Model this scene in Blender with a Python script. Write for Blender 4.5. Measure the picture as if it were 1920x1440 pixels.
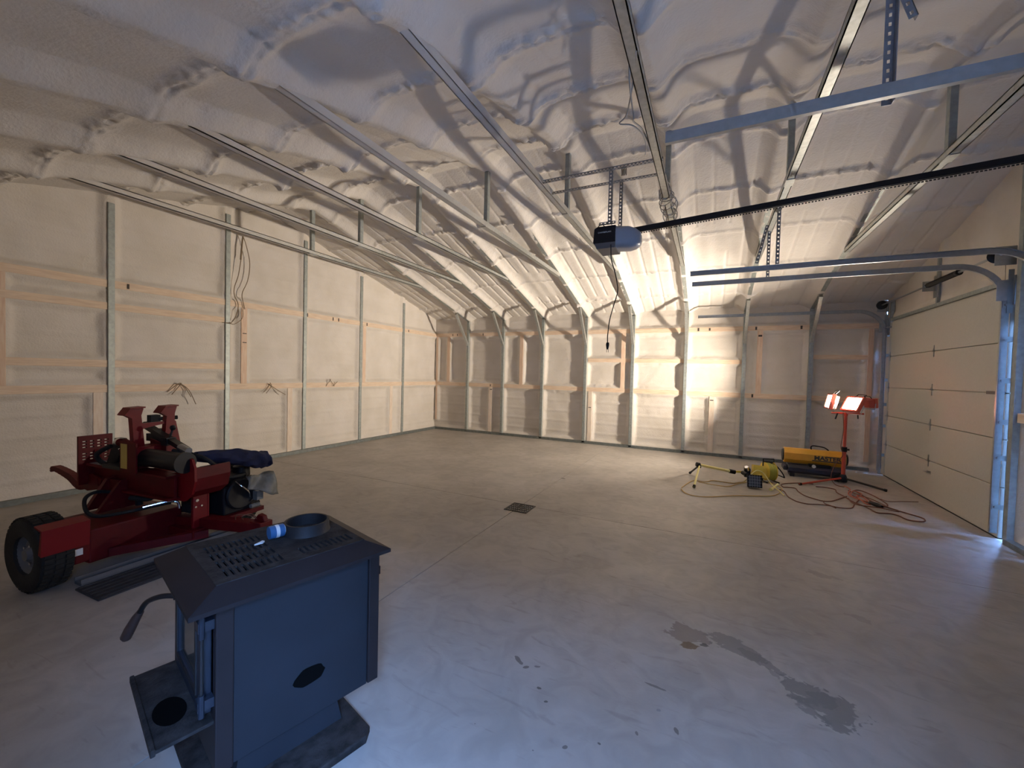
import bpy, math, random
import numpy as np
from mathutils import Matrix, Vector
for o in list(bpy.data.objects): bpy.data.objects.remove(o)
S = bpy.context.scene
COL = S.collection
random.seed(7)
R = math.radians
PI = math.pi

# ---------------------------------------------------------------- camera, sky, exposure
cam = bpy.data.objects.new('camera', bpy.data.cameras.new('camera'))
COL.objects.link(cam)
cam.data.lens = 765.41 / 1920 * 36
cam.data.sensor_width = 36
cam.data.clip_start = .02
fx = Vector((.899992, .435186, .025048)); fz = Vector((.434617, -.900264, .025165))
fy = fz.cross(fx).normalized(); fz = fx.cross(fy)
cam.matrix_world = Matrix(((fx.x, fy.x, fz.x, 6.5246), (fx.y, fy.y, fz.y, -8.8576), (fx.z, fy.z, fz.z, 1.5), (0, 0, 0, 1)))
S.camera = cam
w = bpy.data.worlds.new('world'); S.world = w; w.use_nodes = True
bg = w.node_tree.nodes['Background']
bg.inputs['Color'].default_value = (.23, .45, 1.0, 1)
bg.inputs['Strength'].default_value = 108.0
pl = bpy.data.lights.new('doorway_portal', 'AREA'); pl.shape = 'RECTANGLE'; pl.size = 1.8; pl.size_y = 2.1
po = bpy.data.objects.new('doorway_portal', pl); COL.objects.link(po)
po.location = (7.01, -9.22, 1.05); po.rotation_euler = (R(90), 0, 0)
pl.cycles.is_portal = True
S.view_settings.view_transform = 'Standard'
S.view_settings.look = 'None'
S.view_settings.gamma = 1
S.view_settings.exposure = 0.0
LAMP_W = (145, 62)
LAMP_COL = (1.0, .86, .71)
AIM1 = (-.98, .00, .20)
AIM2 = (-.80, -.42, .46)
SPREAD = (98, 118)

# ---------------------------------------------------------------- materials
def mat(name, col, rough=.6, metal=0., n=0, var=.0, bump=0., bscale=None, stretch=(1, 1, 1), col2=None, spec=None):
    m = bpy.data.materials.new(name); m.use_nodes = True
    nt = m.node_tree; b = nt.nodes['Principled BSDF']
    b.inputs['Base Color'].default_value = (*col, 1)
    b.inputs['Roughness'].default_value = rough; b.inputs['Metallic'].default_value = metal
    if spec is not None: b.inputs['Specular IOR Level'].default_value = spec
    if n or bump:
        tc = nt.nodes.new('ShaderNodeTexCoord'); mp = nt.nodes.new('ShaderNodeMapping')
        mp.inputs['Scale'].default_value = stretch
        nt.links.new(tc.outputs['Object'], mp.inputs['Vector'])
        if n:
            nz = nt.nodes.new('ShaderNodeTexNoise'); nz.inputs['Scale'].default_value = n; nz.inputs['Detail'].default_value = 5
            nt.links.new(mp.outputs[0], nz.inputs['Vector'])
            cr = nt.nodes.new('ShaderNodeValToRGB')
            cr.color_ramp.elements[0].position = .35; cr.color_ramp.elements[1].position = .65
            c2 = col2 if col2 else tuple(c * (1 - var) for c in col)
            cr.color_ramp.elements[0].color = (*c2, 1); cr.color_ramp.elements[1].color = (*col, 1)
            nt.links.new(nz.outputs['Fac'], cr.inputs[0]); nt.links.new(cr.outputs[0], b.inputs['Base Color'])
        if bump:
            bz = nt.nodes.new('ShaderNodeTexNoise'); bz.inputs['Scale'].default_value = bscale or 40; bz.inputs['Detail'].default_value = 6
            nt.links.new(mp.outputs[0], bz.inputs['Vector'])
            bp = nt.nodes.new('ShaderNodeBump'); bp.inputs['Strength'].default_value = bump; bp.inputs['Distance'].default_value = .01
            nt.links.new(bz.outputs['Fac'], bp.inputs['Height']); nt.links.new(bp.outputs[0], b.inputs['Normal'])
    return m

def emis(name, col, st):
    m = bpy.data.materials.new(name); m.use_nodes = True
    b = m.node_tree.nodes['Principled BSDF']
    b.inputs['Base Color'].default_value = (*col, 1)
    b.inputs['Emission Color'].default_value = (*col, 1); b.inputs['Emission Strength'].default_value = st
    return m

M = {}
M['foam'] = mat('spray_foam', (.68, .63, .57), .85, 0, 2.2, .0, .55, 55, col2=(.62, .57, .50), spec=.2)
M['foam_ceiling'] = mat('spray_foam_ceiling', (.67, .63, .58), .85, 0, 1.6, 0, .45, 46, col2=(.61, .57, .52), spec=.2)
M['steel'] = mat('galvanised_steel', (.50, .52, .50), .42, .75, 30, .18, .05, 60)
M['steel_post'] = mat('galvanised_post_steel', (.36, .39, .37), .5, .45, 25, .2, .05, 60)
M['steel_dark'] = mat('dark_base_steel', (.20, .22, .21), .55, .4, 20, .25)
_ts = M['steel'].copy(); _ts.name = 'galvanised_steel_oversprayed'; M['tie'] = _ts
def _overspray(m, y0, y1, col):
    nt = m.node_tree; b = nt.nodes['Principled BSDF']; L = nt.links.new
    tc = nt.nodes.new('ShaderNodeTexCoord'); sx = nt.nodes.new('ShaderNodeSeparateXYZ'); L(tc.outputs['Object'], sx.inputs[0])
    nz = nt.nodes.new('ShaderNodeTexNoise'); nz.inputs['Scale'].default_value = 3; nz.inputs['Detail'].default_value = 8; L(tc.outputs['Object'], nz.inputs['Vector'])
    mr = nt.nodes.new('ShaderNodeMapRange'); mr.inputs['From Min'].default_value = y0; mr.inputs['From Max'].default_value = y1; L(sx.outputs[1], mr.inputs['Value'])
    ad = nt.nodes.new('ShaderNodeMath'); ad.operation = 'MULTIPLY_ADD'; L(nz.outputs['Fac'], ad.inputs[0]); ad.inputs[1].default_value = 1.2; ad.inputs[2].default_value = -.6
    a2 = nt.nodes.new('ShaderNodeMath'); a2.operation = 'ADD'; a2.use_clamp = True; L(ad.outputs[0], a2.inputs[0]); L(mr.outputs[0], a2.inputs[1])
    mx_ = nt.nodes.new('ShaderNodeMix'); mx_.data_type = 'RGBA'; L(a2.outputs[0], mx_.inputs[0])
    src = b.inputs['Base Color'].links[0].from_socket; L(src, mx_.inputs[6]); mx_.inputs[7].default_value = (*col, 1); L(mx_.outputs[2], b.inputs['Base Color'])
    iv = nt.nodes.new('ShaderNodeMath'); iv.operation = 'MULTIPLY_ADD'; L(a2.outputs[0], iv.inputs[0]); iv.inputs[1].default_value = -.75; iv.inputs[2].default_value = .75; L(iv.outputs[0], b.inputs['Metallic'])
    m2 = nt.nodes.new('ShaderNodeMath'); m2.operation = 'MULTIPLY_ADD'; L(a2.outputs[0], m2.inputs[0]); m2.inputs[1].default_value = .4; m2.inputs[2].default_value = .42; L(m2.outputs[0], b.inputs['Roughness'])
_overspray(M['tie'], -3.8, -6.4, (.60, .57, .52))
M['track'] = mat('track_steel', (.42, .44, .45), .34, .85, 30, .12)
M['punched'] = mat('punched_angle_steel', (.30, .32, .36), .4, .8, 40, .15)
M['wood_x'] = mat('pine_grain_x', (.76, .61, .46), .7, 0, 5, 0, .1, 40, (1.2, 14, 14), (.66, .48, .34))
M['wood_y'] = mat('pine_grain_y', (.76, .61, .46), .7, 0, 5, 0, .1, 40, (14, 1.2, 14), (.66, .50, .36))
M['wood_z'] = mat('pine_grain_z', (.74, .58, .44), .7, 0, 5, 0, .1, 40, (14, 14, 1.2), (.66, .46, .33))
M['wood_dusty'] = mat('foam_dusted_pine', (.76, .66, .55), .8, 0, 6, 0, .2, 60, (8, 8, 1.5), (.70, .57, .46))
M['ink'] = mat('stamp_ink', (.06, .05, .045), .8)
M['door'] = mat('door_white_steel', (.52, .505, .45), .5, 0, 60, .06, .12, 220)
M['black'] = mat('black_plastic', (.010, .010, .012), .5, spec=.25)
M['blackmetal'] = mat('black_metal', (.012, .012, .013), .42, .2)
M['rubber'] = mat('rubber', (.012, .012, .012), .8, 0, 30, .4, .2, 60)
M['red'] = mat('red_enamel', (.115, .0025, .005), .50, 0, 12, .25, spec=.25)
M['redbright'] = mat('red_enamel_bright', (.17, .003, .006), .45, spec=.3)
M['redorange'] = mat('red_powder_coat', (.50, .07, .035), .45)
M['yellow'] = mat('yellow_paint', (.80, .58, .07), .45)
M['paleyellow'] = mat('pale_yellow_tube', (.85, .74, .28), .4)
M['heater'] = mat('heater_yellow', (.80, .40, .035), .45, 0, 8, .12)
M['navy'] = mat('dark_tank', (.018, .020, .035), .4)
M['chrome'] = mat('chrome', (.7, .7, .72), .2, 1)
M['cord'] = mat('brown_cord', (.16, .055, .03), .6)
M['cordyellow'] = mat('yellow_cord', (.55, .36, .12), .6)
M['cable'] = mat('grey_cable', (.35, .33, .30), .6)
M['wire'] = mat('tan_wire', (.22, .16, .10), .7)
M['castiron'] = mat('stove_black_steel', (.020, .018, .019), .6, .1, 8, .35, .2, 80)
M['stovetrim'] = mat('stove_brown_black', (.020, .015, .016), .6, .0, 6, .2, spec=.25)
M['stoveblue'] = mat('stove_side_panel', (.017, .020, .026), .6, .0, 5, .15, spec=.3)
M['stovedoor'] = mat('stove_door_paint', (.022, .028, .042), .45, .2, 9, .3)
M['soot_hole_black'] = mat('soot_hole_black', (.003, .003, .003), .95, spec=.03)
M['ash'] = mat('dusty_iron', (.040, .035, .033), .8, .0, 22, .6, .4, 90, spec=.2)
M['glass'] = mat('smoked_glass', (.05, .05, .045), .08)
M['cloth'] = mat('navy_cloth', (.012, .02, .075), .9, 0, 20, .3, .3, 50)
M['greybag'] = mat('grey_bag', (.23, .24, .23), .5, 0, 14, .4)
M['sticker'] = mat('yellow_sticker', (.55, .36, .07), .5)
M['white'] = mat('white_plastic', (.75, .75, .73), .4)
M['bluelabel'] = mat('blue_label', (.04, .13, .28), .35)
M['lens'] = mat('frosted_lens', (.28, .31, .36), .35)
M['red_housing'] = mat('lamp_red_housing', (.55, .10, .06), .4)  # one even red for the lamp head housings
M['gravel'] = mat('outside_gravel', (.16, .16, .16), .9, 0, 3, .2)  # dark grey outside gravel, dimmed to bounce less daylight onto the ceiling
M['blocker_brown'] = mat('dark_brown_blocker', (.05, .045, .04), .8, 0, 3, .2)  # kept dark so the added light blockers bounce little daylight
M['grey'] = mat('grey_paint', (.12, .12, .125), .55)
M['mat'] = mat('dark_ribbed_mat', (.035, .035, .042), .75, 0, 4, .3, .2, 30, (1, 6, 1))
M['lampglass'] = emis('lit_halogen_glass', (1.0, .86, .66), 60)
M['darkglass'] = mat('unlit_lamp_glass', (.10, .11, .13), .15)

# ---------------------------------------------------------------- mesh helpers
class MB:
    def __init__(s): s.v = []; s.f = []
    def add(s, vs, fs):
        o = len(s.v); s.v += [tuple(map(float, p)) for p in vs]; s.f += [tuple(i + o for i in f) for f in fs]; return s
    def box(s, x0, x1, y0, y1, z0, z1):
        x0, x1 = sorted((x0, x1)); y0, y1 = sorted((y0, y1)); z0, z1 = sorted((z0, z1))
        return s.add([(x0,y0,z0),(x1,y0,z0),(x1,y1,z0),(x0,y1,z0),(x0,y0,z1),(x1,y0,z1),(x1,y1,z1),(x0,y1,z1)],
                     [(0,3,2,1),(4,5,6,7),(0,1,5,4),(1,2,6,5),(2,3,7,6),(3,0,4,7)])
    def bar(s, a, b, wd, ht, up=(0, 0, 1)):
        a = Vector(a); b = Vector(b); d = (b - a).normalized(); u = Vector(up)
        if abs(d.dot(u)) > .98: u = Vector((0, 1, 0))
        sd = d.cross(u).normalized(); u = sd.cross(d).normalized()
        vs = []
        for p in (a, b):
            for i, j in ((-1, -1), (1, -1), (1, 1), (-1, 1)): vs.append(p + sd * (i * wd / 2) + u * (j * ht / 2))
        return s.add(vs, [(0,3,2,1),(4,5,6,7),(0,1,5,4),(1,2,6,5),(2,3,7,6),(3,0,4,7)])
    def tube(s, pts, r, n=8, caps=True):
        P = [Vector(p) for p in pts]; rs = r if isinstance(r, (list, tuple)) else [r] * len(P)
        T = []
        for i in range(len(P)):
            a = P[max(i - 1, 0)]; b = P[min(i + 1, len(P) - 1)]; t = (b - a)
            T.append(t.normalized() if t.length > 1e-9 else Vector((0, 0, 1)))
        u = T[0].orthogonal().normalized(); o = len(s.v)
        for i, p in enumerate(P):
            u = (u - T[i] * u.dot(T[i])); u = u.normalized() if u.length > 1e-6 else T[i].orthogonal().normalized()
            q = T[i].cross(u)
            for k in range(n):
                a = 2 * PI * k / n; s.v.append(tuple(p + (u * math.cos(a) + q * math.sin(a)) * rs[i]))
        for i in range(len(P) - 1):
            for k in range(n):
                k2 = (k + 1) % n; s.f.append((o + i*n + k, o + i*n + k2, o + (i+1)*n + k2, o + (i+1)*n + k))
        if caps:
            s.f.append(tuple(o + k for k in range(n))[::-1]); s.f.append(tuple(o + (len(P)-1)*n + k for k in range(n)))
        return s
    def cyl(s, a, b, r, n=20): return s.tube([a, b], r, n)
    def prism(s, poly, ax, c0, c1):
        """polygon in the plane normal to axis ax (coords in the order of the other two axes) swept c0..c1"""
        n = len(poly); vs = []
        for c in (c0, c1):
            for (a, b) in poly:
                vs.append({0: (c, a, b), 1: (a, c, b), 2: (a, b, c)}[ax])
        fs = [tuple(range(n))[::-1], tuple(range(n, 2*n))] + [(i, (i+1) % n, n + (i+1) % n, n + i) for i in range(n)]
        return s.add(vs, fs)
    def lathe(s, prof, c, ax=2, n=24):
        """profile of (radius, height) turned about axis ax through c"""
        o = len(s.v); m = len(prof)
        for k in range(n):
            a = 2 * PI * k / n
            for (r, h) in prof:
                p = [r * math.cos(a), r * math.sin(a), h]
                q = {2: (p[0], p[1], p[2]), 1: (p[0], p[2], p[1]), 0: (p[2], p[0], p[1])}[ax]
                s.v.append((q[0] + c[0], q[1] + c[1], q[2] + c[2]))
        for k in range(n):
            k2 = (k + 1) % n
            for i in range(m - 1): s.f.append((o + k*m + i, o + k2*m + i, o + k2*m + i + 1, o + k*m + i + 1))
        return s
    def plate(s, us, vs_, hole, fn, t):
        """slab over grid breaks us x vs_ with cells hole(i,j) left out; fn(u,v,w)->xyz, w in 0..t"""
        nu, nv = len(us), len(vs_); o = len(s.v)
        for w_ in (0, t):
            for a in us:
                for b in vs_: s.v.append(tuple(fn(a, b, w_)))
        I = lambda i, j, k: o + k*nu*nv + i*nv + j
        H = lambda i, j: not (0 <= i < nu-1 and 0 <= j < nv-1) or hole(i, j)
        for i in range(nu-1):
            for j in range(nv-1):
                if H(i, j): continue
                s.f.append((I(i,j,0), I(i,j+1,0), I(i+1,j+1,0), I(i+1,j,0)))
                s.f.append((I(i,j,1), I(i+1,j,1), I(i+1,j+1,1), I(i,j+1,1)))
                if H(i-1, j): s.f.append((I(i,j,0), I(i,j,1), I(i,j+1,1), I(i,j+1,0)))
                if H(i+1, j): s.f.append((I(i+1,j,0), I(i+1,j+1,0), I(i+1,j+1,1), I(i+1,j,1)))
                if H(i, j-1): s.f.append((I(i,j,0), I(i+1,j,0), I(i+1,j,1), I(i,j,1)))
                if H(i, j+1): s.f.append((I(i,j+1,0), I(i,j+1,1), I(i+1,j+1,1), I(i+1,j+1,0)))
        return s
    def xf(s, m):
        s.v = [tuple(m @ Vector(p)) for p in s.v]; return s

def meshof(name, mb, m, smooth=False, fix=True):
    me = bpy.data.meshes.new(name); me.from_pydata(mb.v, [], mb.f); me.materials.append(m)
    if fix:
        import bmesh
        b = bmesh.new(); b.from_mesh(me); bmesh.ops.recalc_face_normals(b, faces=b.faces); b.to_mesh(me); b.free()
    if smooth:
        me.polygons.foreach_set('use_smooth', [True] * len(me.polygons))
        try: me.set_sharp_from_angle(angle=R(40))
        except Exception: pass
    me.update(); return me

def obj(name, mb, m, parent=None, smooth=False, label=None, bevel=0, world=False):
    if world and parent is not None:
        top = parent
        while top.parent: top = top.parent
        mb.xf(Matrix.LocRotScale(top.location, top.rotation_euler, None).inverted())
    o = bpy.data.objects.new(name, meshof(name, mb, M[m] if isinstance(m, str) else m, smooth)); COL.objects.link(o)
    if parent: o.parent = parent
    if label: o['label'] = label
    if bevel:
        bv = o.modifiers.new('bevel', 'BEVEL'); bv.width = bevel; bv.segments = 2; bv.limit_method = 'ANGLE'; bv.angle_limit = R(50)
    return o

def tag(o, label=None, cat=None, group=None, kind=None):
    if label: o['label'] = label
    if cat: o['category'] = cat
    if group: o['group'] = group
    if kind: o['kind'] = kind
    return o

def thing(name, label=None, cat=None, loc=(0, 0, 0), rz=0, group=None, kind=None):
    o = bpy.data.objects.new(name, None); COL.objects.link(o); o.location = loc; o.rotation_euler = (0, 0, rz)
    o.empty_display_size = .1
    return tag(o, label, cat, group, kind)

def copy_tree(o, parent=None):
    c = o.copy(); COL.objects.link(c); c.parent = parent
    for ch in list(o.children): copy_tree(ch, c)
    return c

def smoothpath(pts, k=4):
    P = [Vector(p) for p in pts]; out = []
    for i in range(len(P) - 1):
        a, b, c, d = P[max(i-1, 0)], P[i], P[i+1], P[min(i+2, len(P)-1)]
        for j in range(k):
            t = j / k
            out.append(.5 * ((2*b) + (c-a)*t + (2*a-5*b+4*c-d)*t*t + (3*b-a-3*c+d)*t**3))
    out.append(P[-1]); return out

# numpy value noise
def vn(u, v, sc, seed=0):
    u = u * sc; v = v * sc
    iu = np.floor(u).astype(np.int64); iv = np.floor(v).astype(np.int64); fu = u - iu; fv = v - iv
    fu = fu*fu*(3-2*fu); fv = fv*fv*(3-2*fv)
    def h(a, b):
        n = (a * 374761393 + b * 668265263 + seed * 974634777) & 0x7fffffff
        n = ((n ^ (n >> 13)) * 1274126177) & 0x7fffffff
        return ((n ^ (n >> 16)) & 0xffff) / 65535.0
    return (h(iu, iv)*(1-fu)+h(iu+1, iv)*fu)*(1-fv) + (h(iu, iv+1)*(1-fu)+h(iu+1, iv+1)*fu)*fv
def fbm(u, v, sc, seed=0, o=4):
    r = 0; a = .5
    for k in range(o): r = r + a * (vn(u, v, sc * 2**k, seed + k) - .5); a *= .5
    return r
def grid_obj(name, X, Y, Z, m, keep=None, parent=None):
    nu, nv = X.shape
    v = np.stack([X, Y, Z], -1).reshape(-1, 3)
    i, j = np.meshgrid(np.arange(nu-1), np.arange(nv-1), indexing='ij')
    f = np.stack([i*nv+j, (i+1)*nv+j, (i+1)*nv+j+1, i*nv+j+1], -1)
    f = f[keep] if keep is not None else f.reshape(-1, 4)
    me = bpy.data.meshes.new(name)
    me.vertices.add(len(v)); me.vertices.foreach_set('co', v.astype(np.float32).ravel())
    me.loops.add(len(f)*4); me.loops.foreach_set('vertex_index', f.astype(np.int32).ravel())
    me.polygons.add(len(f)); me.polygons.foreach_set('loop_start', np.arange(len(f), dtype=np.int32)*4)
    me.polygons.foreach_set('use_smooth', np.ones(len(f), dtype=bool))
    me.update(calc_edges=True); me.materials.append(M[m])
    o = bpy.data.objects.new(name, me); COL.objects.link(o)
    if parent: o.parent = parent
    return o

# ================================================================ THE SETTING
W = 9.12; D = 9.1; EAVE = 2.78; SL = .257; RIDGE = -4.55
def zroof(y): return EAVE + SL * np.minimum(-y, D + y)
TX = [1.0, 2.0, 3.03, 4.05, 5.06, 6.09, 7.10, 8.13]
WOODW = .045

# floor: four slabs with saw-cut joints and the drain where they meet
def concrete():
    m = bpy.data.materials.new('concrete'); m.use_nodes = True; nt = m.node_tree; L = nt.links.new
    b = nt.nodes['Principled BSDF']
    geo = nt.nodes.new('ShaderNodeNewGeometry')
    def noise(sc, det, v=None, ds=0):
        n = nt.nodes.new('ShaderNodeTexNoise'); n.inputs['Scale'].default_value = sc; n.inputs['Detail'].default_value = det
        n.inputs['Distortion'].default_value = ds
        L(v or geo.outputs['Position'], n.inputs['Vector']); return n.outputs['Fac']
    def ramp(f, p0, c0, p1, c1):
        r = nt.nodes.new('ShaderNodeValToRGB'); e = r.color_ramp.elements
        e[0].position = p0; e[0].color = (*c0, 1); e[1].position = p1; e[1].color = (*c1, 1); L(f, r.inputs[0]); return r.outputs[0]
    def mix(f, a, c, mode='MIX'):
        x = nt.nodes.new('ShaderNodeMix'); x.data_type = 'RGBA'; x.blend_type = mode
        if isinstance(f, float): x.inputs[0].default_value = f
        else: L(f, x.inputs[0])
        L(a, x.inputs[6])
        if isinstance(c, tuple): x.inputs[7].default_value = (*c, 1)
        else: L(c, x.inputs[7])
        return x.outputs[2]
    def math_(op, a, c):
        x = nt.nodes.new('ShaderNodeMath'); x.operation = op
        for i, q in enumerate((a, c)):
            if q is None: continue
            if isinstance(q, (int, float)): x.inputs[i].default_value = q
            else: L(q, x.inputs[i])
        return x.outputs[0]
    base = ramp(noise(.9, 6), .3, (.35, .32, .285), .7, (.44, .405, .365))
    mott = ramp(noise(5, 8, ds=1.5), .35, (.86, .86, .86), .6, (1, 1, 1))
    c = mix(1.0, base, mott, 'MULTIPLY')
    # trowel scuffs
    mp = nt.nodes.new('ShaderNodeMapping'); mp.inputs['Scale'].default_value = (2.2, 9, 1); mp.inputs['Rotation'].default_value = (0, 0, .35)
    L(geo.outputs['Position'], mp.inputs['Vector'])
    sc = ramp(noise(1.4, 7, mp.outputs[0], 2), .60, (1, 1, 1), .72, (.84, .83, .82))
    c = mix(1.0, c, sc, 'MULTIPLY')
    # worn dark specks
    sp = ramp(noise(26, 3), .76, (1, 1, 1), .79, (.45, .44, .44))
    c = mix(1.0, c, sp, 'MULTIPLY')
    # damp stains: centre, half sizes, angle, colour, strength
    wob = math_('ADD', math_('MULTIPLY', noise(6.5, 6, ds=.8), .6), math_('MULTIPLY', noise(21, 5, ds=1.0), .4))
    def stain(c, cx, cy, a, bb, ang, col, k=.55, edge=.06):
        mp = nt.nodes.new('ShaderNodeMapping'); mp.vector_type = 'TEXTURE'
        mp.inputs['Location'].default_value = (cx, cy, 0); mp.inputs['Rotation'].default_value = (0, 0, ang); mp.inputs['Scale'].default_value = (a, bb, 1)
        L(geo.outputs['Position'], mp.inputs['Vector'])
        sx = nt.nodes.new('ShaderNodeSeparateXYZ'); L(mp.outputs[0], sx.inputs[0])
        cb = nt.nodes.new('ShaderNodeCombineXYZ'); L(sx.outputs[0], cb.inputs[0]); L(sx.outputs[1], cb.inputs[1])
        ln = nt.nodes.new('ShaderNodeVectorMath'); ln.operation = 'LENGTH'; L(cb.outputs[0], ln.inputs[0])
        d = math_('ADD', ln.outputs['Value'], math_('MULTIPLY', math_('SUBTRACT', wob, .5), 4.2))
        f = nt.nodes.new('ShaderNodeMapRange'); f.inputs['From Min'].default_value = 1 - edge; f.inputs['From Max'].default_value = 1 + edge
        f.inputs['To Min'].default_value = k; f.inputs['To Max'].default_value = 0; L(d, f.inputs['Value'])
        return mix(f.outputs[0], c, col)
    for st in STAINS: c = stain(c, *st)
    L(c, b.inputs['Base Color'])
    rr = ramp(noise(2.2, 5), .3, (.42, .42, .42), .7, (.62, .62, .62)); L(rr, b.inputs['Roughness'])
    bp = nt.nodes.new('ShaderNodeBump'); bp.inputs['Strength'].default_value = .12; bp.inputs['Distance'].default_value = .01
    L(noise(34, 5), bp.inputs['Height']); L(bp.outputs[0], b.inputs['Normal'])
    return m
G_ = (.17, .17, .16); BR = (.13, .08, .04); DK = (.06, .055, .05)
STAINS = [(6.46, -6.27, .10, .085, .3, (.20, .17, .15), .8), (6.475, -6.375, .05, .024, .4, BR, .9), (6.545, -6.335, .022, .012, .3, DK, .8),
          (6.70, -6.27, .125, .07, -.45, G_, .75), (6.83, -6.34, .11, .035, -.55, G_, .7), (6.88, -6.42, .05, .02, -1.0, G_, .5),
          (6.99, -6.48, .11, .07, -.35, G_, .8), (7.07, -6.56, .11, .10, -.2, G_, .8), (6.99, -6.62, .06, .05, -.9, G_, .7),
          (7.36, -4.98, .10, .05, -.2, (.24, .22, .20), .6), (7.43, -5.57, .06, .03, -.6, (.24, .22, .20), .5),
          (5.67, -6.93, .032, .012, -.6, DK, .7), (5.73, -6.96, .014, .008, .7, DK, .7), (5.78, -6.93, .016, .008, .3, DK, .6), (6.36, -6.79, .05, .007, -.1, DK, .6),
          (4.66, -3.22, .04, .03, 0, DK, .8), (5.84, -7.06, .011, .008, 0, DK, .8), (5.9, -7.12, .010, .007, .5, DK, .8), (6.17, -7.22, .011, .008, 0, DK, .8), (6.45, -7.01, .009, .016, .4, DK, .7), (6.37, -6.93, .014, .010, .4, (.2,.2,.2), .7), (6.30, -7.10, .007, .012, .4, DK, .6), (6.05, -7.3, .010, .006, .8, DK, .7)]
M['concrete'] = concrete()
fl = tag(thing('floor'), kind='structure')
g = .0035; gy = .0022; JX, JY = 4.64, -4.62
for k, (x0, x1, y0, y1) in enumerate(((-.2, JX-g, JY+gy, .2), (JX+g, W+.2, JY+gy, .2), (-.2, JX-g, -D-.2, JY-gy), (JX+g, W+.2, -D-.2, JY-gy))):
    obj('concrete_slab', MB().box(x0, x1, y0, y1, -.12, 0), 'concrete', fl, bevel=.0015)
tag(obj('joint_bed', MB().box(-.2, W+.2, -D-.2, .2, -.16, -.012), 'castiron', fl))
tag(obj('ground', MB().box(-16, 30, -28, 16, -.4, -.17), 'gravel'), kind='structure')

tag(obj('sky_blocker_near', MB().box(-13, 8.0, -15.5, -11.6, -.2, 6.5), 'blocker_brown'), 'long dark brown block added unseen close behind the camera to shut off part of the sky', 'building')  # added out of view, blocks sky so daylight slants in from one side
tag(obj('sky_blocker_far', MB().prism([(6.5, -.2), (26, -.2), (26, 7.5), (16, 9.5), (6.5, 7.5)], 1, -26, -20), 'blocker_brown'), 'dark gabled block added unseen further off behind the camera to hide the low sky', 'building')  # added out of view, keeps low sky from reaching the doorway

def foam_sheet(name, L, hfn, fn, members, holes=(), m='foam', seed=0, depth=.05, ribs=True, rib_dz=.229, step=.025):
    """wall of foam: sprayed between members (u0,u1,z0,z1); fn(u,z,d)->xyz with d = recess behind the member faces"""
    nu = int(L / step) + 1; nz = int(4.0 / step) + 1
    # align grid lines on hole edges
    us = np.linspace(-.05, L + .05, nu); zs_ = np.linspace(0, 1, nz)
    if holes:
        for (a, b, c, d) in holes:
            for e in (a, b): us[np.argmin(abs(us - e))] = e
    U, T = np.meshgrid(us, zs_, indexing='ij')
    Hh = hfn(U); Z = T * 4.0
    if holes:
        zz = zs_ * 4.0
        for (a, b, c, d) in holes:
            zz[np.argmin(abs(zz - d))] = d
        U, Z = np.meshgrid(us, zz, indexing='ij'); Hh = hfn(U)
    Zc = np.minimum(Z, Hh)
    dist = np.full(U.shape, 9.0)
    for (a, b, c, d) in members:
        dx = np.maximum(np.maximum(a - U, U - b), 0); dz = np.maximum(np.maximum(c - Zc, Zc - d), 0)
        dist = np.minimum(dist, np.hypot(dx, dz))
    n1 = fbm(U, Z, 3, seed); n2 = fbm(U, Z, 14, seed + 9, 3)
    edge = np.clip((dist - .004 + n2 * .02) / (.075 + n1 * .03), 0, 1)
    dep = depth * (edge * edge * (3 - 2 * edge)) + .022 * n1 * edge + .006 * n2
    # a dry crack line beside the members here and there
    crack = np.exp(-((dist - .035) / .010)**2) * np.clip((vn(U, Z, 1.6, seed + 31) - .62) * 6, 0, 1)
    dep = dep + .02 * crack
    if ribs:
        ph = (Zc + .012 * (vn(U, Z * 0, .9, seed + 4) - .5)) / rib_dz
        rr = np.abs(ph - np.round(ph)) * rib_dz
        low = np.where(Zc < 1.25, 1, .45)
        dep = dep - .015 * np.exp(-(rr / .018)**2) * edge * low * (.5 + vn(U, Z, 2.1, seed + 5))
    X, Y, Zo = fn(U, Zc, dep)
    Uc = .25 * (U[1:, 1:] + U[:-1, 1:] + U[1:, :-1] + U[:-1, :-1]); Zq = .25 * (Z[1:, 1:] + Z[:-1, 1:] + Z[1:, :-1] + Z[:-1, :-1])
    keep = np.ones(Uc.shape, bool)
    for (a, b, c, d) in holes: keep &= ~((Uc > a) & (Uc < b) & (Zq > c) & (Zq < d))
    Hc = hfn(Uc); keep &= (Zq < Hc + .12)
    return tag(grid_obj(name, X, Y, Zo, m, keep), kind='structure')

G = WOODW
# --- back wall (y = 0), members as (x0,x1,z0,z1)
bw = []      # wood: (x0,x1,z0,z1,name,mat)
bw += [(0, W, 2.46-G, 2.46+G, 'wood_girt', 'wood_x'), (0, W, 1.2-G, 1.2+G, 'wood_girt', 'wood_x')]
bw += [(4.10, 6.06, 1.84-.04, 1.84+.04, 'wood_girt', 'wood_x'), (6.09, 7.06, 1.83-.04, 1.83+.04, 'wood_girt', 'wood_x'), (8.16, 8.93, 1.93-.04, 1.93+.04, 'wood_girt', 'wood_x')]
for x, a, b in ((.40, 1.245, 2.415), (2.48, 1.245, 2.415), (4.86, 1.245, 2.415), (7.35, 1.245, 2.415)): bw.append((x-G, x+G, a, b, 'wood_stud', 'wood_z'))
for x in (1.66, 4.17, 6.58): bw.append((x-G, x+G, .05, 1.155, 'wood_stud', 'wood_dusty'))
bw += [(.01, .06, .25, 2.41, 'wood_stud', 'wood_z'), (8.93, 9.00, .15, 2.41, 'wood_stud', 'wood_z')]
bm_ = [b[:4] for b in bw] + [(x-.035, x+.035, 0, 2.9) for x in TX] + [(0, W, 0, .05)]
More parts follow.
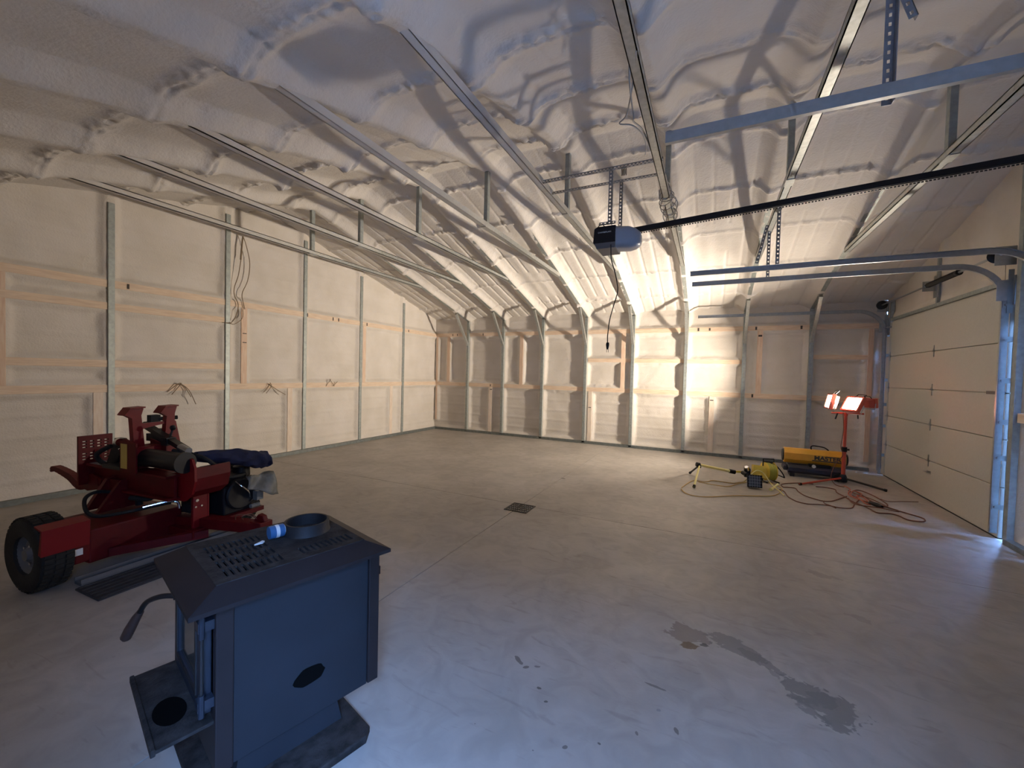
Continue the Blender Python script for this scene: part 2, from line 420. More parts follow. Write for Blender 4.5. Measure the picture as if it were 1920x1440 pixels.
wallb = foam_sheet('wall_back', W, lambda U: U*0 + 2.95, lambda u, z, d: (u, d, z), bm_, seed=3)
for i, (a, b, c, d, n, mm) in enumerate(bw):
    obj(n, MB().box(a, b, -.006 - .0015*(i % 3), .035, c, d), mm, wallb, bevel=.003)
# --- left wall (x = 0), u = -y
lw = [(0, D, 2.46-G, 2.46+G, 'wood_girt', 'wood_y'), (0, D, 1.2-G, 1.2+G, 'wood_girt', 'wood_y'),
      (5.24, 7.42, 2.19-.042, 2.19+.042, 'wood_girt', 'wood_y'), (5.24, 7.42, 1.50-.042, 1.50+.042, 'wood_girt', 'wood_y'),
      (7.34, 7.43, 1.245, 2.415, 'wood_stud', 'wood_z'), (4.91, 5.0, 1.245, 2.415, 'wood_stud', 'wood_z'), (2.46, 2.54, 1.245, 2.415, 'wood_stud', 'wood_z'),
      (6.59, 6.68, .05, 1.155, 'wood_stud', 'wood_dusty'), (4.13, 4.22, .05, 1.155, 'wood_stud', 'wood_dusty'), (1.63, 1.72, .05, 1.155, 'wood_stud', 'wood_dusty')]
LP = [1.30, 2.60, 3.90, 5.20, 6.52, 7.82]
lm = [b[:4] for b in lw] + [(y-.035, y+.035, 0, 4.0) for y in LP] + [(0, D, 0, .05)]
hgable = lambda U: EAVE + SL * np.minimum(np.clip(U, 0, D), D - np.clip(U, 0, D)) + .12
walll = foam_sheet('wall_left', D, hgable, lambda u, z, d: (-d, -u, z), lm, seed=11)
for i, (a, b, c, d, n, mm) in enumerate(lw):
    obj(n, MB().box(-.035, .006 + .0015*(i % 3), -a, -b, c, d), mm, walll, bevel=.003)
for y in LP:
    obj('steel_post', MB().box(-.04, .02, -y-.032, -y+.032, 0, float(zroof(-y)) - .02), 'steel_post', walll, bevel=.004)
# grade stamps and joint plates on the boards
for y, z, ww, hh in ((6.36, 2.46, .022, .06), (3.86, 2.46, .03, .06), (3.30, 2.46, .02, .06), (3.17, 2.46, .02, .06), (2.44, 2.46, .02, .06), (1.12, 2.46, .02, .05), (4.95, 2.02, .06, .012), (4.95, 1.88, .06, .012)):
    obj('stamp_mark', MB().box(.004, .0105, -y-ww/2, -y+ww/2, z-hh/2, z+hh/2), 'ink', walll, label='dark grade stamp on pine board')
for x, z, ww, hh in ((.52, 2.46, .02, .05), (.66, 2.46, .02, .05), (1.42, 2.46, .02, .05), (6.30, 2.46, .03, .06), (6.50, 2.46, .03, .05), (7.28, 2.46, .03, .06), (7.98, 2.46, .03, .06), (7.35, 2.32, .06, .035), (7.26, 1.2, .03, .06), (1.68, 1.1, .05, .02), (1.66, 1.2, .02, .05), (6.58, 1.08, .06, .02), (4.17, .8, .06, .015)):
    obj('stamp_mark', MB().box(x-ww/2, x+ww/2, -.0105, -.004, z-hh/2, z+hh/2), 'ink', wallb, label='dark grade stamp on pine board')
# --- right wall (x = W) with two garage door openings; u = -y
DO1 = (.26, 3.245, 0, 2.50); DO2 = (3.84, 6.70, 0, 2.50)
rm = [(3.30, 3.38, 0, 4), (6.76, 6.84, 0, 4), (.0, .25, 0, 2.6), (.2, 6.9, 2.5, 2.58), (3.3, 3.9, 1.16, 1.25), (7.0, D, 1.16, 1.25), (7.0, D, 2.42, 2.5), (0, D, 0, .05), (1.70, 1.77, 2.5, 4), (5.2, 5.27, 2.5, 4)]
wallr = foam_sheet('wall_right', D, hgable, lambda u, z, d: (W + .03 + d * .6, -u, z), rm, holes=(DO1, DO2), seed=23, ribs=False)
obj('wood_girt', MB().box(W+.0, W+.06, -3.385, -3.80, 1.16, 1.25), 'wood_y', wallr, bevel=.003)
obj('steel_post', MB().box(W-.02, W+.06, -3.37, -3.31, 0, float(zroof(-3.34))-.02), 'steel_post', wallr, bevel=.004)
obj('steel_post', MB().box(W-.02, W+.06, -6.83, -6.77, 0, float(zroof(-6.8))-.02), 'steel_post', wallr, bevel=.004)
obj('steel_post', MB().box(W+.0, W+.05, -1.755, -1.715, 2.54, float(zroof(-1.735))-.06), 'steel_post', wallr)
obj('steel_post', MB().box(W+.0, W+.05, -5.255, -5.215, 2.54, float(zroof(-5.235))-.06), 'steel_post', wallr)
obj('steel_header', MB().box(W-.0, W+.06, -.24, -3.31, 2.50, 2.545), 'steel_post', wallr)
obj('steel_header', MB().box(W-.0, W+.06, -3.80, -6.77, 2.50, 2.545), 'steel_post', wallr)
obj('steel_post', MB().box(W+.0, W+.05, -.27, -.235, 2.5, 2.84), 'steel_post', wallr)
# outer skins seal the reveals
for (a, b) in ((-.05, .262), (3.335, 3.84), (6.72, D + .05)):
    obj('outer_skin', MB().box(W+.06, W+.10, -b, -a, -.1, 2.56), 'foam', wallr)
obj('daylight_stop', MB().box(W+.045, W+.09, -3.335, -3.207, -.1, 2.5), 'steel_dark', wallr)  # added strip outside the jamb, narrows the slit of daylight
obj('outer_skin', MB().box(W+.065, W+.11, -D-.05, .05, 2.545, 4.2), 'foam', wallr)
# --- front wall behind the camera (y = -D) with the unseen open doorway placed to let the blue daylight in
fw = [(0, W, 2.46-G, 2.46+G), (0, 6.05, 1.2-G, 1.2+G), (7.97, W, 1.2-G, 1.2+G), (6.05, 6.12, 0, 2.2), (7.90, 7.97, 0, 2.2), (6.05, 7.97, 2.1, 2.2)]
DW = (6.12, 7.90, 0, 2.1)
wallf = foam_sheet('wall_front', W, lambda U: U*0 + 2.95, lambda u, z, d: (u, -D - d, z), fw + [(x-.035, x+.035, 0, 2.9) for x in TX if not 6 < x < 7.8], holes=(DW,), seed=31)
for (a, b, c, d) in fw[:3]: obj('wood_girt', MB().box(a, b, -D-.03, -D+.006, c, d), 'wood_x', wallf)
tr = tag(thing('trim_1'), kind='structure')
obj('door_jamb', MB().box(6.06, 6.12, -D-.14, -D+.01, 0, 2.16), 'wood_z', tr); obj('door_jamb', MB().box(7.90, 7.96, -D-.14, -D+.01, 0, 2.16), 'wood_z', tr)
obj('door_head', MB().box(6.12, 7.90, -D-.14, -D+.01, 2.1, 2.16), 'wood_x', tr)
d3 = tag(thing('added_door'), kind='structure')
obj('blocking_leaf', MB().box(7.93, 7.97, -10.12, -D-.15, .02, 2.09), 'blocker_brown', d3, bevel=.003)  # unseen leaf added to cut off slanting daylight from the right
obj('door_knob', MB().cyl((7.86, -10.02, 1.0), (8.04, -10.02, 1.0), .028, 14), 'chrome', d3)
for (a, b, c, d) in ((-.2, 6.06, -.2, 4), (7.96, W+.2, -.2, 4), (6.0, 8.0, 2.16, 4)):
    obj('outer_skin', MB().box(a, b, -D-.2, -D-.13, c, d), 'foam', wallf)
obj('outer_skin', MB().box(-.2, W+.2, .10, .16, -.2, 3.4), 'foam', wallb)
obj('outer_skin', MB().box(-.16, -.10, -D-.2, .2, -.2, 4.2), 'foam', walll)
# base channels
tag(obj('baseboard_back', MB().box(.0, W-.12, -.055, .03, 0, .055).box(.0, W-.12, -.06, -.055, 0, .02), 'steel_dark'), kind='structure')
tag(obj('baseboard_left', MB().box(-.03, .055, -D, 0, 0, .055), 'steel_dark'), kind='structure')
tag(obj('baseboard_right', MB().box(W-.04, W+.04, -3.86, -3.37, 0, .05).box(W-.03, W+.04, -D, -6.85, 0, .05), 'steel_dark'), kind='structure')

# --- ceiling: foam between and over the rafters
nx, ny = 580, 540
xs = np.linspace(-.12, W + .14, nx); ys = np.linspace(-D - .12, .12, ny)
U, V = np.meshgrid(xs, ys, indexing='ij')
d_ = np.minimum(-V, D + V); dsoft = d_ - .04 * np.exp(-((V - RIDGE) / .12)**2)
zr = EAVE + SL * dsoft
far = 1 / (1 + np.exp(-(V + 3.6) * 3.0))      # 1 on the back wall side, 0 on the near side
n1 = fbm(U, V, 1.4, 41); n2 = fbm(U, V, 6, 47); n3 = fbm(U, V, 20, 53, 3)
base = zr + .105 + .028 * n1 + .006 * n2 + .003 * n3
z = base
for x in TX:
    sg = (.035 + .018 * (1 - far)) * (1 + .5 * n2) + .012
    dx = np.maximum(np.abs(U - x - .02 * n2) - .028, 0)
    top = zr + .004 * far - .03 * (1 - far) + .012 * n2 + .010 * n3
    z = z - (base - top) * np.exp(-(dx / (sg * 1.6))**1.7)
PUR = [-.65, -1.55, -2.5, -3.38, -4.22, -4.90, -5.72, -6.52, -7.40, -8.30]
for k, py in enumerate(PUR):
    o = py + .03 * fbm(U, V * 0, .8, 60 + k)
    nearp = py < -4.5
    am = (.042 if nearp else .030) * (.5 + vn(U, V * 0, 1.0, 70 + k))
    sgp = .075 if nearp else .032
    z = z - am * np.exp(-((V - o) / sgp)**2) + .7 * am * np.exp(-((V - o) / (sgp * .22))**2) * (.35 + .65 * vn(U, V, 9, 80 + k))
    z = z - .010 * n3 * np.exp(-((V - o) / sgp)**2) * 6 * am / .03
# roof panel ribs seen through the foam, running down the slope
for a, b in zip([0] + TX, TX + [W]):
    for k in range(1, 5):
        rx = a + (b - a) * k / 5
        w_ = np.exp(-((U - rx - .02 * (vn(V, U * 0, 1.2, 90 + k) - .5)) / .012)**2)
        z = z + .017 * w_ * (.25 + .75 * far) * (vn(U, V, 1.7, 95) > .28)
z = z + .012 * np.cos((U / .2045) * 2 * PI) * .25 * far
ceil = tag(grid_obj('ceiling', U, V, z, 'foam_ceiling'), kind='structure')
obj('roof_sheet', MB().prism([(-D-.2, 3.0), (RIDGE, 3.0 + 4.75*SL + .1), (.2, 3.0), (.2, 3.06), (RIDGE, 3.16 + 4.75*SL), (-D-.2, 3.06)], 0, -.2, W + .2), 'steel', ceil)

# ================================================================ ROOF FRAMES
def truss(label):
    t = thing('roof_frame', label, 'roof frame')
    obj('post', MB().box(-.032, .032, -.055, .03, .0, EAVE), 'steel_post', t, bevel=.004)
    obj('post', MB().box(-.032, .032, -D-.03, -D+.055, .0, EAVE), 'steel_post', t, bevel=.004)
    for s in (0, 1):
        P = lambda y, z: ((y if s == 0 else -D - y), z)
        zr_ = lambda y: EAVE + SL * -y
        poly = [P(0, zr_(0)), P(RIDGE, zr_(RIDGE)), P(RIDGE, zr_(RIDGE) + .065), P(0, zr_(0) + .065)]
        obj('rafter', MB().prism(poly, 0, -.03, .03), 'steel_post', t)
        obj('knee_brace', MB().bar((0, *P(-.04, 2.19)), (0, *P(-.60, 2.90)), .05, .05), 'steel', t)
    zt = 3.27
    tie = MB()
    tie.box(-.03, .03, -7.62, -1.95, zt-.03, zt-.022).box(-.03, -.024, -7.62, -1.95, zt-.03, zt+.03).box(.024, .03, -7.62, -1.95, zt-.03, zt+.03)
    tie.box(-.03, -.012, -7.62, -1.95, zt+.022, zt+.03).box(.012, .03, -7.62, -1.95, zt+.022, zt+.03)
    tie.box(-.034, .034, -4.62, -4.48, zt-.036, zt-.0301)
    obj('collar_tie', tie, 'tie', t)
    obj('king_post', MB().box(-.024, .024, RIDGE-.03, RIDGE+.03, zt-.01, EAVE - SL*RIDGE + .02), 'steel_post', t, bevel=.003)
    return t
TL = ['galvanised roof frame nearest the left gable wall, its tie fading into the foam', 'galvanised roof frame, second counting from the left gable wall', 'galvanised roof frame, third counting from the left gable wall',
      'galvanised roof frame, fourth from the left gable wall, left of the frame that holds the opener brackets', 'galvanised roof frame whose tie holds the left end of the opener brackets',
      'galvanised roof frame with a coil of wire hung round its tie', 'galvanised roof frame whose tie carries the punched straps of the door tracks', 'galvanised roof frame nearest the garage door wall, above the long door tracks']
t0 = truss(TL[0]); t0.location = (TX[0], 0, 0)
for x, l in zip(TX[1:], TL[1:]):
    c = copy_tree(t0); c.location = (x, 0, 0); c['label'] = l
    if x > 5.5:
        for o in c.children:
            if o.name.startswith('collar_tie'): o.data = o.data.copy(); o.data.materials[0] = M['steel']
for o in [o for o in COL.objects if o.name.startswith('roof_frame')]: o['group'] = 'steel roof frames in a row'

# ================================================================ GARAGE DOORS, TRACKS
def track_profile(path, normal_axis_y, flip=1):
    """C-section track swept along a path in the x-z plane at y; flange opens towards +y*flip"""
    mb = MB(); n = len(path)
    P = [Vector((p[0], 0, p[1])) for p in path]
    prof = [(-.027, 0), (.027, 0), (.027, .024), (.0235, .024), (.0235, .0035), (-.0235, .0035), (-.0235, .024), (-.027, .024)]
    o = 0
    for i, p in enumerate(P):
        t = (P[min(i+1, n-1)] - P[max(i-1, 0)]).normalized(); nn = Vector((-t.z, 0, t.x))
        for (a, b) in prof: mb.v.append((p.x + nn.x*a, normal_axis_y + flip*b, p.z + nn.z*a))
    m = len(prof)
    for i in range(n-1):
        for k in range(m):
            k2 = (k+1) % m; mb.f.append((i*m+k, i*m+k2, (i+1)*m+k2, (i+1)*m+k))
    mb.f.append(tuple(range(m))); mb.f.append(tuple((n-1)*m + k for k in range(m))[::-1])
    return mb

def punched(a, b, wd=.032, up=(0, 0, 1), gap=.040):
    """L-shaped steel angle with a row of punched holes in each leg, from a to b"""
    a = Vector(a); b = Vector(b); d = (b - a); L_ = d.length; d.normalize(); u = Vector(up)
    if abs(d.dot(u)) > .95: u = Vector((0, 1, 0))
    s = d.cross(u).normalized(); u = s.cross(d).normalized()
    n = max(2, int(L_ / gap)); us = [0]
    for k in range(n):
        c = (k + .5) * L_ / n; us += [c - .0075, c + .0075]
    us.append(L_)
    mb = MB(); vs_ = [0, wd*.32, wd*.72, wd]
    hole = lambda i, j: i % 2 == 1 and j == 1
    mb.plate(us, vs_, hole, lambda p, q, w_: a + d*p + s*q + u*w_, .0025)
    mb.plate(us, vs_, hole, lambda p, q, w_: a + d*p + u*q + s*(w_), .0025)
    return mb

hinge_me = None
def hinge_mb():
    mb = MB().box(-.004, 0, -.028, .028, -.008, .008).box(-.006, 0, -.011, .011, -.075, .075)
    mb.prism([(-.030, -.012), (.030, -.012), (.012, .03), (-.012, .03)], 0, -.012, -.002)
    mb.cyl((-.016, -.033, 0), (-.016, .033, 0), .007, 8)
    return mb

def garage_door(name, y0, y1, half_track=True):
    d = tag(thing(name), kind='structure')
    xf = W + .005
    zs = [0.004, .508, .975, 1.43, 1.93, 2.485]
    for k in range(5):
        a, b = zs[k] + .0035, zs[k+1] - .0035
        mb = MB().box(xf, xf + .034, y0, y1, a, b)
        obj('door_panel', mb, 'door', d, bevel=.004)
        obj('end_stile', MB().box(xf-.003, xf, y0, y0 - .05, a + .004, b - .004), 'door', d)
        obj('end_stile', MB().box(xf-.003, xf, y1, y1 + .05, a + .004, b - .004), 'door', d)
    ym = (y0 + y1) / 2
    obj('door_backing', MB().box(xf + .026, xf + .033, y0, y1, .01, 2.56), 'door', d)  # added sheet keeps daylight from leaking through the panel joints
    if y0 > -1: obj('gap_cover', MB().box(W + .045, W + .055, y1 + .01, -3.31, 2.12, 2.56), 'rubber', d)  # added cover ends the daylight gap at this height
    hm = None
    for z_ in zs[1:5]:
        for y_ in (ym, y0 - .05, y1 + .05):
            if hm is None:
                h = obj('hinge', hinge_mb(), 'track', d); hm = h.data
            else:
                h = bpy.data.objects.new('hinge', hm); COL.objects.link(h); h.parent = d
            h.location = (xf, y_, z_)
    lh = MB().box(-.004, 0, -.05, .05, -.018, .018).tube([(0, -.04, 0), (-.035, -.04, 0), (-.035, .04, 0), (0, .04, 0)], .006, 8)
    h = obj('lift_handle', lh, 'track', d); h.location = (xf, ym - .02, .36)
    # slide lock at the near edge
    h = obj('slide_lock', MB().box(-.012, 0, -.10, .04, -.012, .012).box(-.02, 0, -.03, -.01, -.03, .03), 'track', d); h.location = (xf, y1 + .10, .72)
    h = obj('edge_strut', MB().box(-.010, 0, -.16, .12, -.016, .016), 'grey', d); h.location = (xf - .006, y1 + .16, 1.43)
    obj('bottom_seal', MB().box(xf - .004, xf + .04, y0, y1, 0, .012), 'rubber', d)
    # tracks each side
    for s, yt in ((1, y0 + .045), (-1, y1 - (.03 if y0 > -1 else .0) )):
        xv, zh, rad = xf - .055, 2.68, .37
        path = [(xv, .06), (xv, 1.0), (xv, zh - rad)]
        path += [(xv - rad + rad * math.cos(R(a)), zh - rad + rad * math.sin(R(a))) for a in range(9, 91, 9)]
        path += [(7.6, zh + .002), (6.29, zh)]
        obj('door_track', track_profile(path, yt + .012 * s, -s), 'track', d)
        for zb in (.32, .80, 1.15, 1.55, 1.95, 2.28):
            obj('track_bracket', MB().box(xv - .02, W + .02, yt + .014*s, yt + .018*s, zb - .025, zb + .025).cyl((xv, yt + .0, zb), (xv, yt + .032*s, zb), .012, 8), 'track', d)
        ja = MB().box(W - .045, W - .005, yt + .052*s, yt + .056*s, 0, 2.62) if s > 0 else MB().box(W - .045, W - .005, yt - .018, yt - .022, 2.2, 2.62)
        obj('track_angle', ja, 'track', d)
        obj('flag_bracket', MB().box(W - .12, W - .0, yt + .016*s, yt + .02*s, 2.32, 2.52).box(W-.01, W, yt - .05, yt + .05, 2.28, 2.56), 'track', d)
        rl = obj('top_roller_bracket', MB().box(-.05, 0, -.03, .03, -.012, .012).cyl((-.05, 0, 0), (-.05, .07*s, 0), .006, 8).cyl((-.05, .055*s, 0), (-.05, .072*s, 0), .022, 12), 'track', d)
        rl.location = (xf, yt - .07*s, 2.40)
        # end bearing plate and cable drum on the torsion shaft
        obj('bearing_plate', MB().box(W - .15, W, yt + .03*s, yt + .034*s, 2.66, 2.84), 'track', d)
        dr = MB().lathe([(0, -.03), (.055, -.03), (.07, -.022), (.056, -.014), (.052, .014), (.066, .022), (.05, .03), (0, .03)], (W - .11, yt - .02*s, 2.765), 1, 24)
        obj('cable_drum', dr, 'blackmetal', d, smooth=True)
        obj('lift_cable', MB().tube([(W - .05, yt - .02*s, 2.75), (W - .03, yt - .015*s, 1.2), (W - .02, yt - .01*s, .1)], .0018, 5), 'blackmetal', d)
    obj('torsion_shaft', MB().cyl((W-.11, y0 + .09, 2.765), (W-.11, y1 - .09, 2.765), .0125, 12), 'track', d)
    for (a, b) in ((ym - .06, ym - .75),):
        sp = MB(); n = 44; pts = []
        for k in range(n * 6 + 1):
            an = k * PI / 3; pts.append((W - .11 + .027*math.cos(an), a + (b-a)*k/(n*6), 2.765 + .027*math.sin(an)))
        sp.tube(pts, .0062, 5)
        obj('torsion_spring', sp, 'blackmetal', d)
        obj('spring_cone', MB().lathe([(.013, -.05), (.034, -.05), (.034, -.02), (.022, .03), (.013, .03)], (W-.11, b, 2.765), 1, 16), 'redorange' if False else 'blackmetal', d)
        obj('centre_bracket', MB().box(W-.14, W, ym-.006, ym+.002, 2.70, 2.83).box(W-.012, W, ym-.05, ym+.05, 2.62, 2.90), 'track', d)
    # label strip on the horizontal track
    return d
d1 = garage_door('door_1', -.27, -3.195)
d2 = garage_door('door_2', -3.845, -6.695)
obj('track_sticker', MB().box(7.95, 8.30, -3.231, -3.2295, 2.665, 2.69), mat('green_sticker', (.02, .16, .09), .5), d1, label='green sticker on the near track of the far door')
# the jamb gap, narrowed by the added stop, leaves the day showing beside door 1
def strap(name, a, b, label, up=(0, 0, 1), extra=None, group=None):
    o = obj(name, punched(a, b, up=up), 'punched')
    tag(o, label, 'bracket', group); return o
strap('track_strap', (7.085, -3.215, 2.70), (7.085, -3.215, 3.25), 'short punched steel strap holding the far garage door track under the roof frame', up=(1, 0, 0))
strap('track_strap', (7.10, -3.86, 2.70), (7.10, -3.86, 3.25), 'long punched steel strap just behind the opener rail, holding the second door track', up=(1, 0, 0))
strap('track_brace', (6.98, -3.45, 2.82), (7.07, -3.45, 3.24), 'slanted punched steel brace left of the far track straps', up=(0, 1, 0))
st = obj('track_strap', MB().plate([0] + [q for k in range(15) for q in (.02 + k*.038, .035 + k*.038)] + [.60], [0, .012, .022, .034], lambda i, j: i % 2 == 1 and j == 1, lambda p, q, w_: (7.135 + q, -6.625 - w_, 2.66 + p), .003).box(7.167, 7.170, -6.66, -6.625, 2.66, 3.26), 'punched')
tag(st, 'blue-lit punched steel strap holding the nearest door track at the upper right', 'bracket')
tag(obj('track_brace', punched((7.25, -6.60, 3.02), (7.17, -6.60, 3.26), up=(0, 1, 0)), 'punched'), 'slanted punched brace at the top beside the nearest track strap', 'bracket')

# ================================================================ GARAGE DOOR OPENER
op = thing('door_opener', 'black garage door opener with frosted lamp cover, long black rail and dangling power cord', 'door opener', (5.75, -5.2, 2.61))
hz = MB().prism([(5.565, 2.665), (5.60, 2.618), (5.76, 2.618), (5.76, 2.80), (5.60, 2.80), (5.572, 2.785)], 1, -5.31, -5.09)
obj('housing', hz, 'black', op, world=True, bevel=.008)
obj('base_plate', MB().prism([(5.60, 2.605), (5.76, 2.605), (5.76, 2.655), (5.578, 2.655)], 1, -5.315, -5.085), 'grey', op, world=True, bevel=.004, label='grey lower shell')
ln = MB(); prof = [(.0, .115, .10), (.10, .113, .098), (.155, .092, .082), (.19, .06, .058), (.20, .03, .03)]
for (dx, hy, hz_) in prof:
    for k in range(24):
        a = 2*PI*k/24; c_, s_ = math.cos(a), math.sin(a)
        q = (abs(c_)**4 + abs(s_)**4)**-.25
        ln.v.append((5.76 + dx, -5.2 + hy*q*c_, 2.708 + hz_*q*s_*.95 - dx*.10))
for i in range(4):
    for k in range(24): ln.f.append((i*24+k, i*24+(k+1) % 24, (i+1)*24+(k+1) % 24, (i+1)*24+k))
ln.f.append(tuple(range(24))[::-1]); ln.f.append(tuple(4*24+k for k in range(24)))
obj('lamp_cover', ln, 'lens', op, smooth=True, world=True, label='frosted grey lamp cover')
obj('rail', MB().bar((5.86, -5.2, 2.765), (9.0, -5.2, 2.955), .028, .042), 'black', op, world=True)
ch = MB()
for k in range(150):
    t = (k + .5) / 150; ch.box(5.95 + 3.0*t - .006, 5.95 + 3.0*t + .006, -5.203, -5.197, 2.7655 + .181*t - .032, 2.7655 + .181*t - .024)
ch.bar((5.95, -5.2, 2.748), (8.95, -5.2, 2.929), .003, .004)
tag(obj('chain', ch, 'blackmetal', op, world=True), kind='stuff')
obj('rail_end_bracket', MB().box(8.98, W, -5.24, -5.16, 2.93, 2.98), 'punched', op, world=True)
cp = smoothpath([(5.725, -5.318, 2.63), (5.735, -5.325, 2.50), (5.765, -5.325, 2.40), (5.788, -5.32, 2.30), (5.795, -5.32, 2.22), (5.763, -5.32, 2.096), (5.735, -5.32, 1.983), (5.722, -5.32, 1.85), (5.724, -5.32, 1.78)], 5)
cd = obj('power_cord', MB().tube(cp, .0045, 7), 'black', op, world=True, smooth=True)
obj('plug', MB().lathe([(0, 0), (.012, 0), (.015, -.02), (.010, -.05), (.006, -.06), (0, -.06)], (5.724, -5.32, 1.79), 2, 12).box(5.716, 5.718, -5.324, -5.316, 1.705, 1.735).box(5.730, 5.732, -5.324, -5.316, 1.705, 1.735), 'black', cd, world=True)
obj('wire_loop', MB().tube([(5.62 + .035*math.cos(a/10*PI), -5.25, 2.79 + .045*math.sin(a/10*PI)) for a in range(11)], .004, 6), 'black', op, world=True)
def text(name, s, size, loc, rot, m, parent, ex=.001, sx=1.0, bold=0.0):
    c = bpy.data.curves.new(name, 'FONT'); c.body = s; c.size = size; c.extrude = ex; c.offset = bold; c.align_x = 'CENTER'; c.align_y = 'CENTER'
    t = bpy.data.objects.new(name, c); COL.objects.link(t)
    bpy.context.view_layer.update()
    me = bpy.data.meshes.new_from_object(t.evaluated_get(bpy.context.evaluated_depsgraph_get()))
    bpy.data.objects.remove(t)
    o = bpy.data.objects.new(name, me); COL.objects.link(o); me.materials.clear(); me.materials.append(M[m])
    o.matrix_world = Matrix.LocRotScale(Vector(loc), rot, Vector((sx, 1, 1)))
    if parent: o.parent = parent
    return o
from mathutils import Euler
text('lettering', 'CHAMBERLAIN', .017, (5.665 - 5.75, -5.3115 + 5.2, 2.745 - 2.61), Euler((R(90), 0, 0)), 'white', op, .0004, 1.0)
# hanger frame
hg = thing('opener_hanger', 'punched steel angle frame between two roof frames, holding up the opener', 'bracket', (5.6, -5.2, 3.24))
obj('cross_angle', punched((5.05, -5.335, 3.25), (6.13, -5.335, 3.25), .034, gap=.03), 'punched', hg, world=True)
obj('cross_angle', punched((5.05, -5.09, 3.25), (6.13, -5.09, 3.25), .026, gap=.03), 'punched', hg, world=True)
obj('drop_angle', punched((5.725, -5.325, 2.80), (5.725, -5.325, 3.26), .032, up=(0, 1, 0), gap=.03), 'punched', hg, world=True)
obj('drop_angle', punched((5.762, -5.08, 2.80), (5.762, -5.08, 3.26), .028, up=(0, 1, 0), gap=.03), 'punched', hg, world=True)
obj('foot_angle', punched((5.62, -5.322, 2.802), (5.76, -5.322, 2.802), .026, gap=.03), 'punched', hg, world=True)

# cables on the sixth frame
def cable(name, pts, r, m, label, cat='cable', k=5, n=6, group=None):
    o = obj(name, MB().tube(smoothpath(pts, k), r, n), m, smooth=True); tag(o, label, cat, group); return o
cable('hanging_cable', [(6.117, -6.52, 3.305), (6.075, -6.529, 3.29), (6.050, -6.412, 3.22), (6.028, -6.137, 3.18), (6.012, -6.037, 3.20), (6.035, -5.85, 3.25), (6.045, -5.585, 3.29), (6.05, -5.388, 3.30)], .0055, 'cable', 'grey cable strung along the left side of the coil frame, upper strand')
cable('hanging_cable', [(6.116, -6.585, 3.24), (6.065, -6.366, 3.25), (5.97, -6.053, 3.25), (5.909, -5.984, 3.24), (5.985, -5.95, 3.23), (6.035, -5.823, 3.23), (6.04, -5.663, 3.24), (6.013, -5.485, 3.25)], .005, 'cable', 'grey cable sagging out in a loop left of the coil frame, lower strand')
cable('hanging_cable', [(6.045, -5.97, 3.33), (6.045, -5.562, 3.34), (6.050, -5.109, 3.35), (6.05, -4.887, 3.35), (6.115, -4.656, 3.36), (6.133, -4.515, 3.30)], .005, 'cable', 'pale cable running down the coil frame into the coil of wire')
cc = MB()
for k in range(9):
    c_ = Vector((6.09 + random.uniform(-.012, .012), -4.70 + k*.085, 3.262)); ra = random.uniform(.058, .085); tl = random.uniform(-.5, .5); tw = random.uniform(-.5, .5)
    pts = []
    for j in range(25):
        a = 2*PI*j/24; v = Vector((ra*math.cos(a), 0, ra*1.05*math.sin(a))); v.rotate(Euler((tl, 0, tw))); pts.append(c_ + v)
    cc.tube(pts, .004, 6, False)
tag(obj('wire_coil', cc, 'cable', smooth=True), 'loose coil of grey wire wrapped round the tie above the opener rail', 'cable')
tw_ = MB()
for k in range(4):
    tw_.tube([(5.80 + .012*k, -5.325 + .018*math.cos(a/8*PI), 3.225 + .03*math.sin(a/8*PI)) for a in range(17)], .0028, 5, False)
tag(obj('wire_twist', tw_, 'wire'), 'small twist of wire round the front punched angle of the hanger', 'cable')

# wires on the left wall
c1 = [(7.441, -2.245, 0.008), (7.482, -2.336, 0.008), (7.485, -2.572, 0.008), (7.517, -2.715, 0.008), (7.564, -2.804, 0.008), (7.658, -2.841, 0.008), (7.785, -2.786, 0.008), (7.884, -2.783, 0.008), (7.971, -2.82, 0.008), (8.097, -2.758, 0.008), (8.18, -2.537, 0.008), (8.291, -2.281, 0.008)]
c2 = [(7.936, -1.628, 0.008), (7.747, -1.679, 0.008), (7.525, -1.875, 0.008), (7.505, -2.064, 0.008), (7.56, -2.055, 0.008), (7.648, -2.051, 0.008), (7.657, -2.232, 0.008), (7.697, -2.426, 0.008), (7.782, -2.54, 0.008), (7.857, -2.594, 0.008), (7.953, -2.538, 0.008), (8.081, -2.344, 0.008), (8.189, -2.178, 0.008)]
c3 = [(7.853, -2.616, 0.008), (7.849, -2.712, 0.008), (7.893, -2.777, 0.008), (7.921, -2.866, 0.008)]
c4 = [(7.937, -1.78, 0.008), (8.045, -1.765, 0.008), (8.145, -1.825, 0.008), (8.125, -1.999, 0.008), (8.159, -2.195, 0.008), (8.189, -2.418, 0.008), (8.264, -2.597, 0.008), (8.285, -2.69, 0.008), (8.316, -2.822, 0.008), (8.438, -2.784, 0.008), (8.496, -2.829, 0.008), (8.529, -2.947, 0.008), (8.59, -2.97, 0.008), (8.668, -2.94, 0.008), (8.705, -2.876, 0.008), (8.709, -2.783, 0.008), (8.623, -2.661, 0.008), (8.519, -2.52, 0.008), (8.419, -2.322, 0.008), (8.405, -2.008, 0.008), (8.383, -1.754, 0.008), (8.458, -1.71, 0.008), (8.528, -1.935, 0.008), (8.551, -2.283, 0.008), (8.507, -2.456, 0.008), (8.404, -2.516, 0.008), (8.342, -2.367, 0.008), (8.272, -2.086, 0.008)]
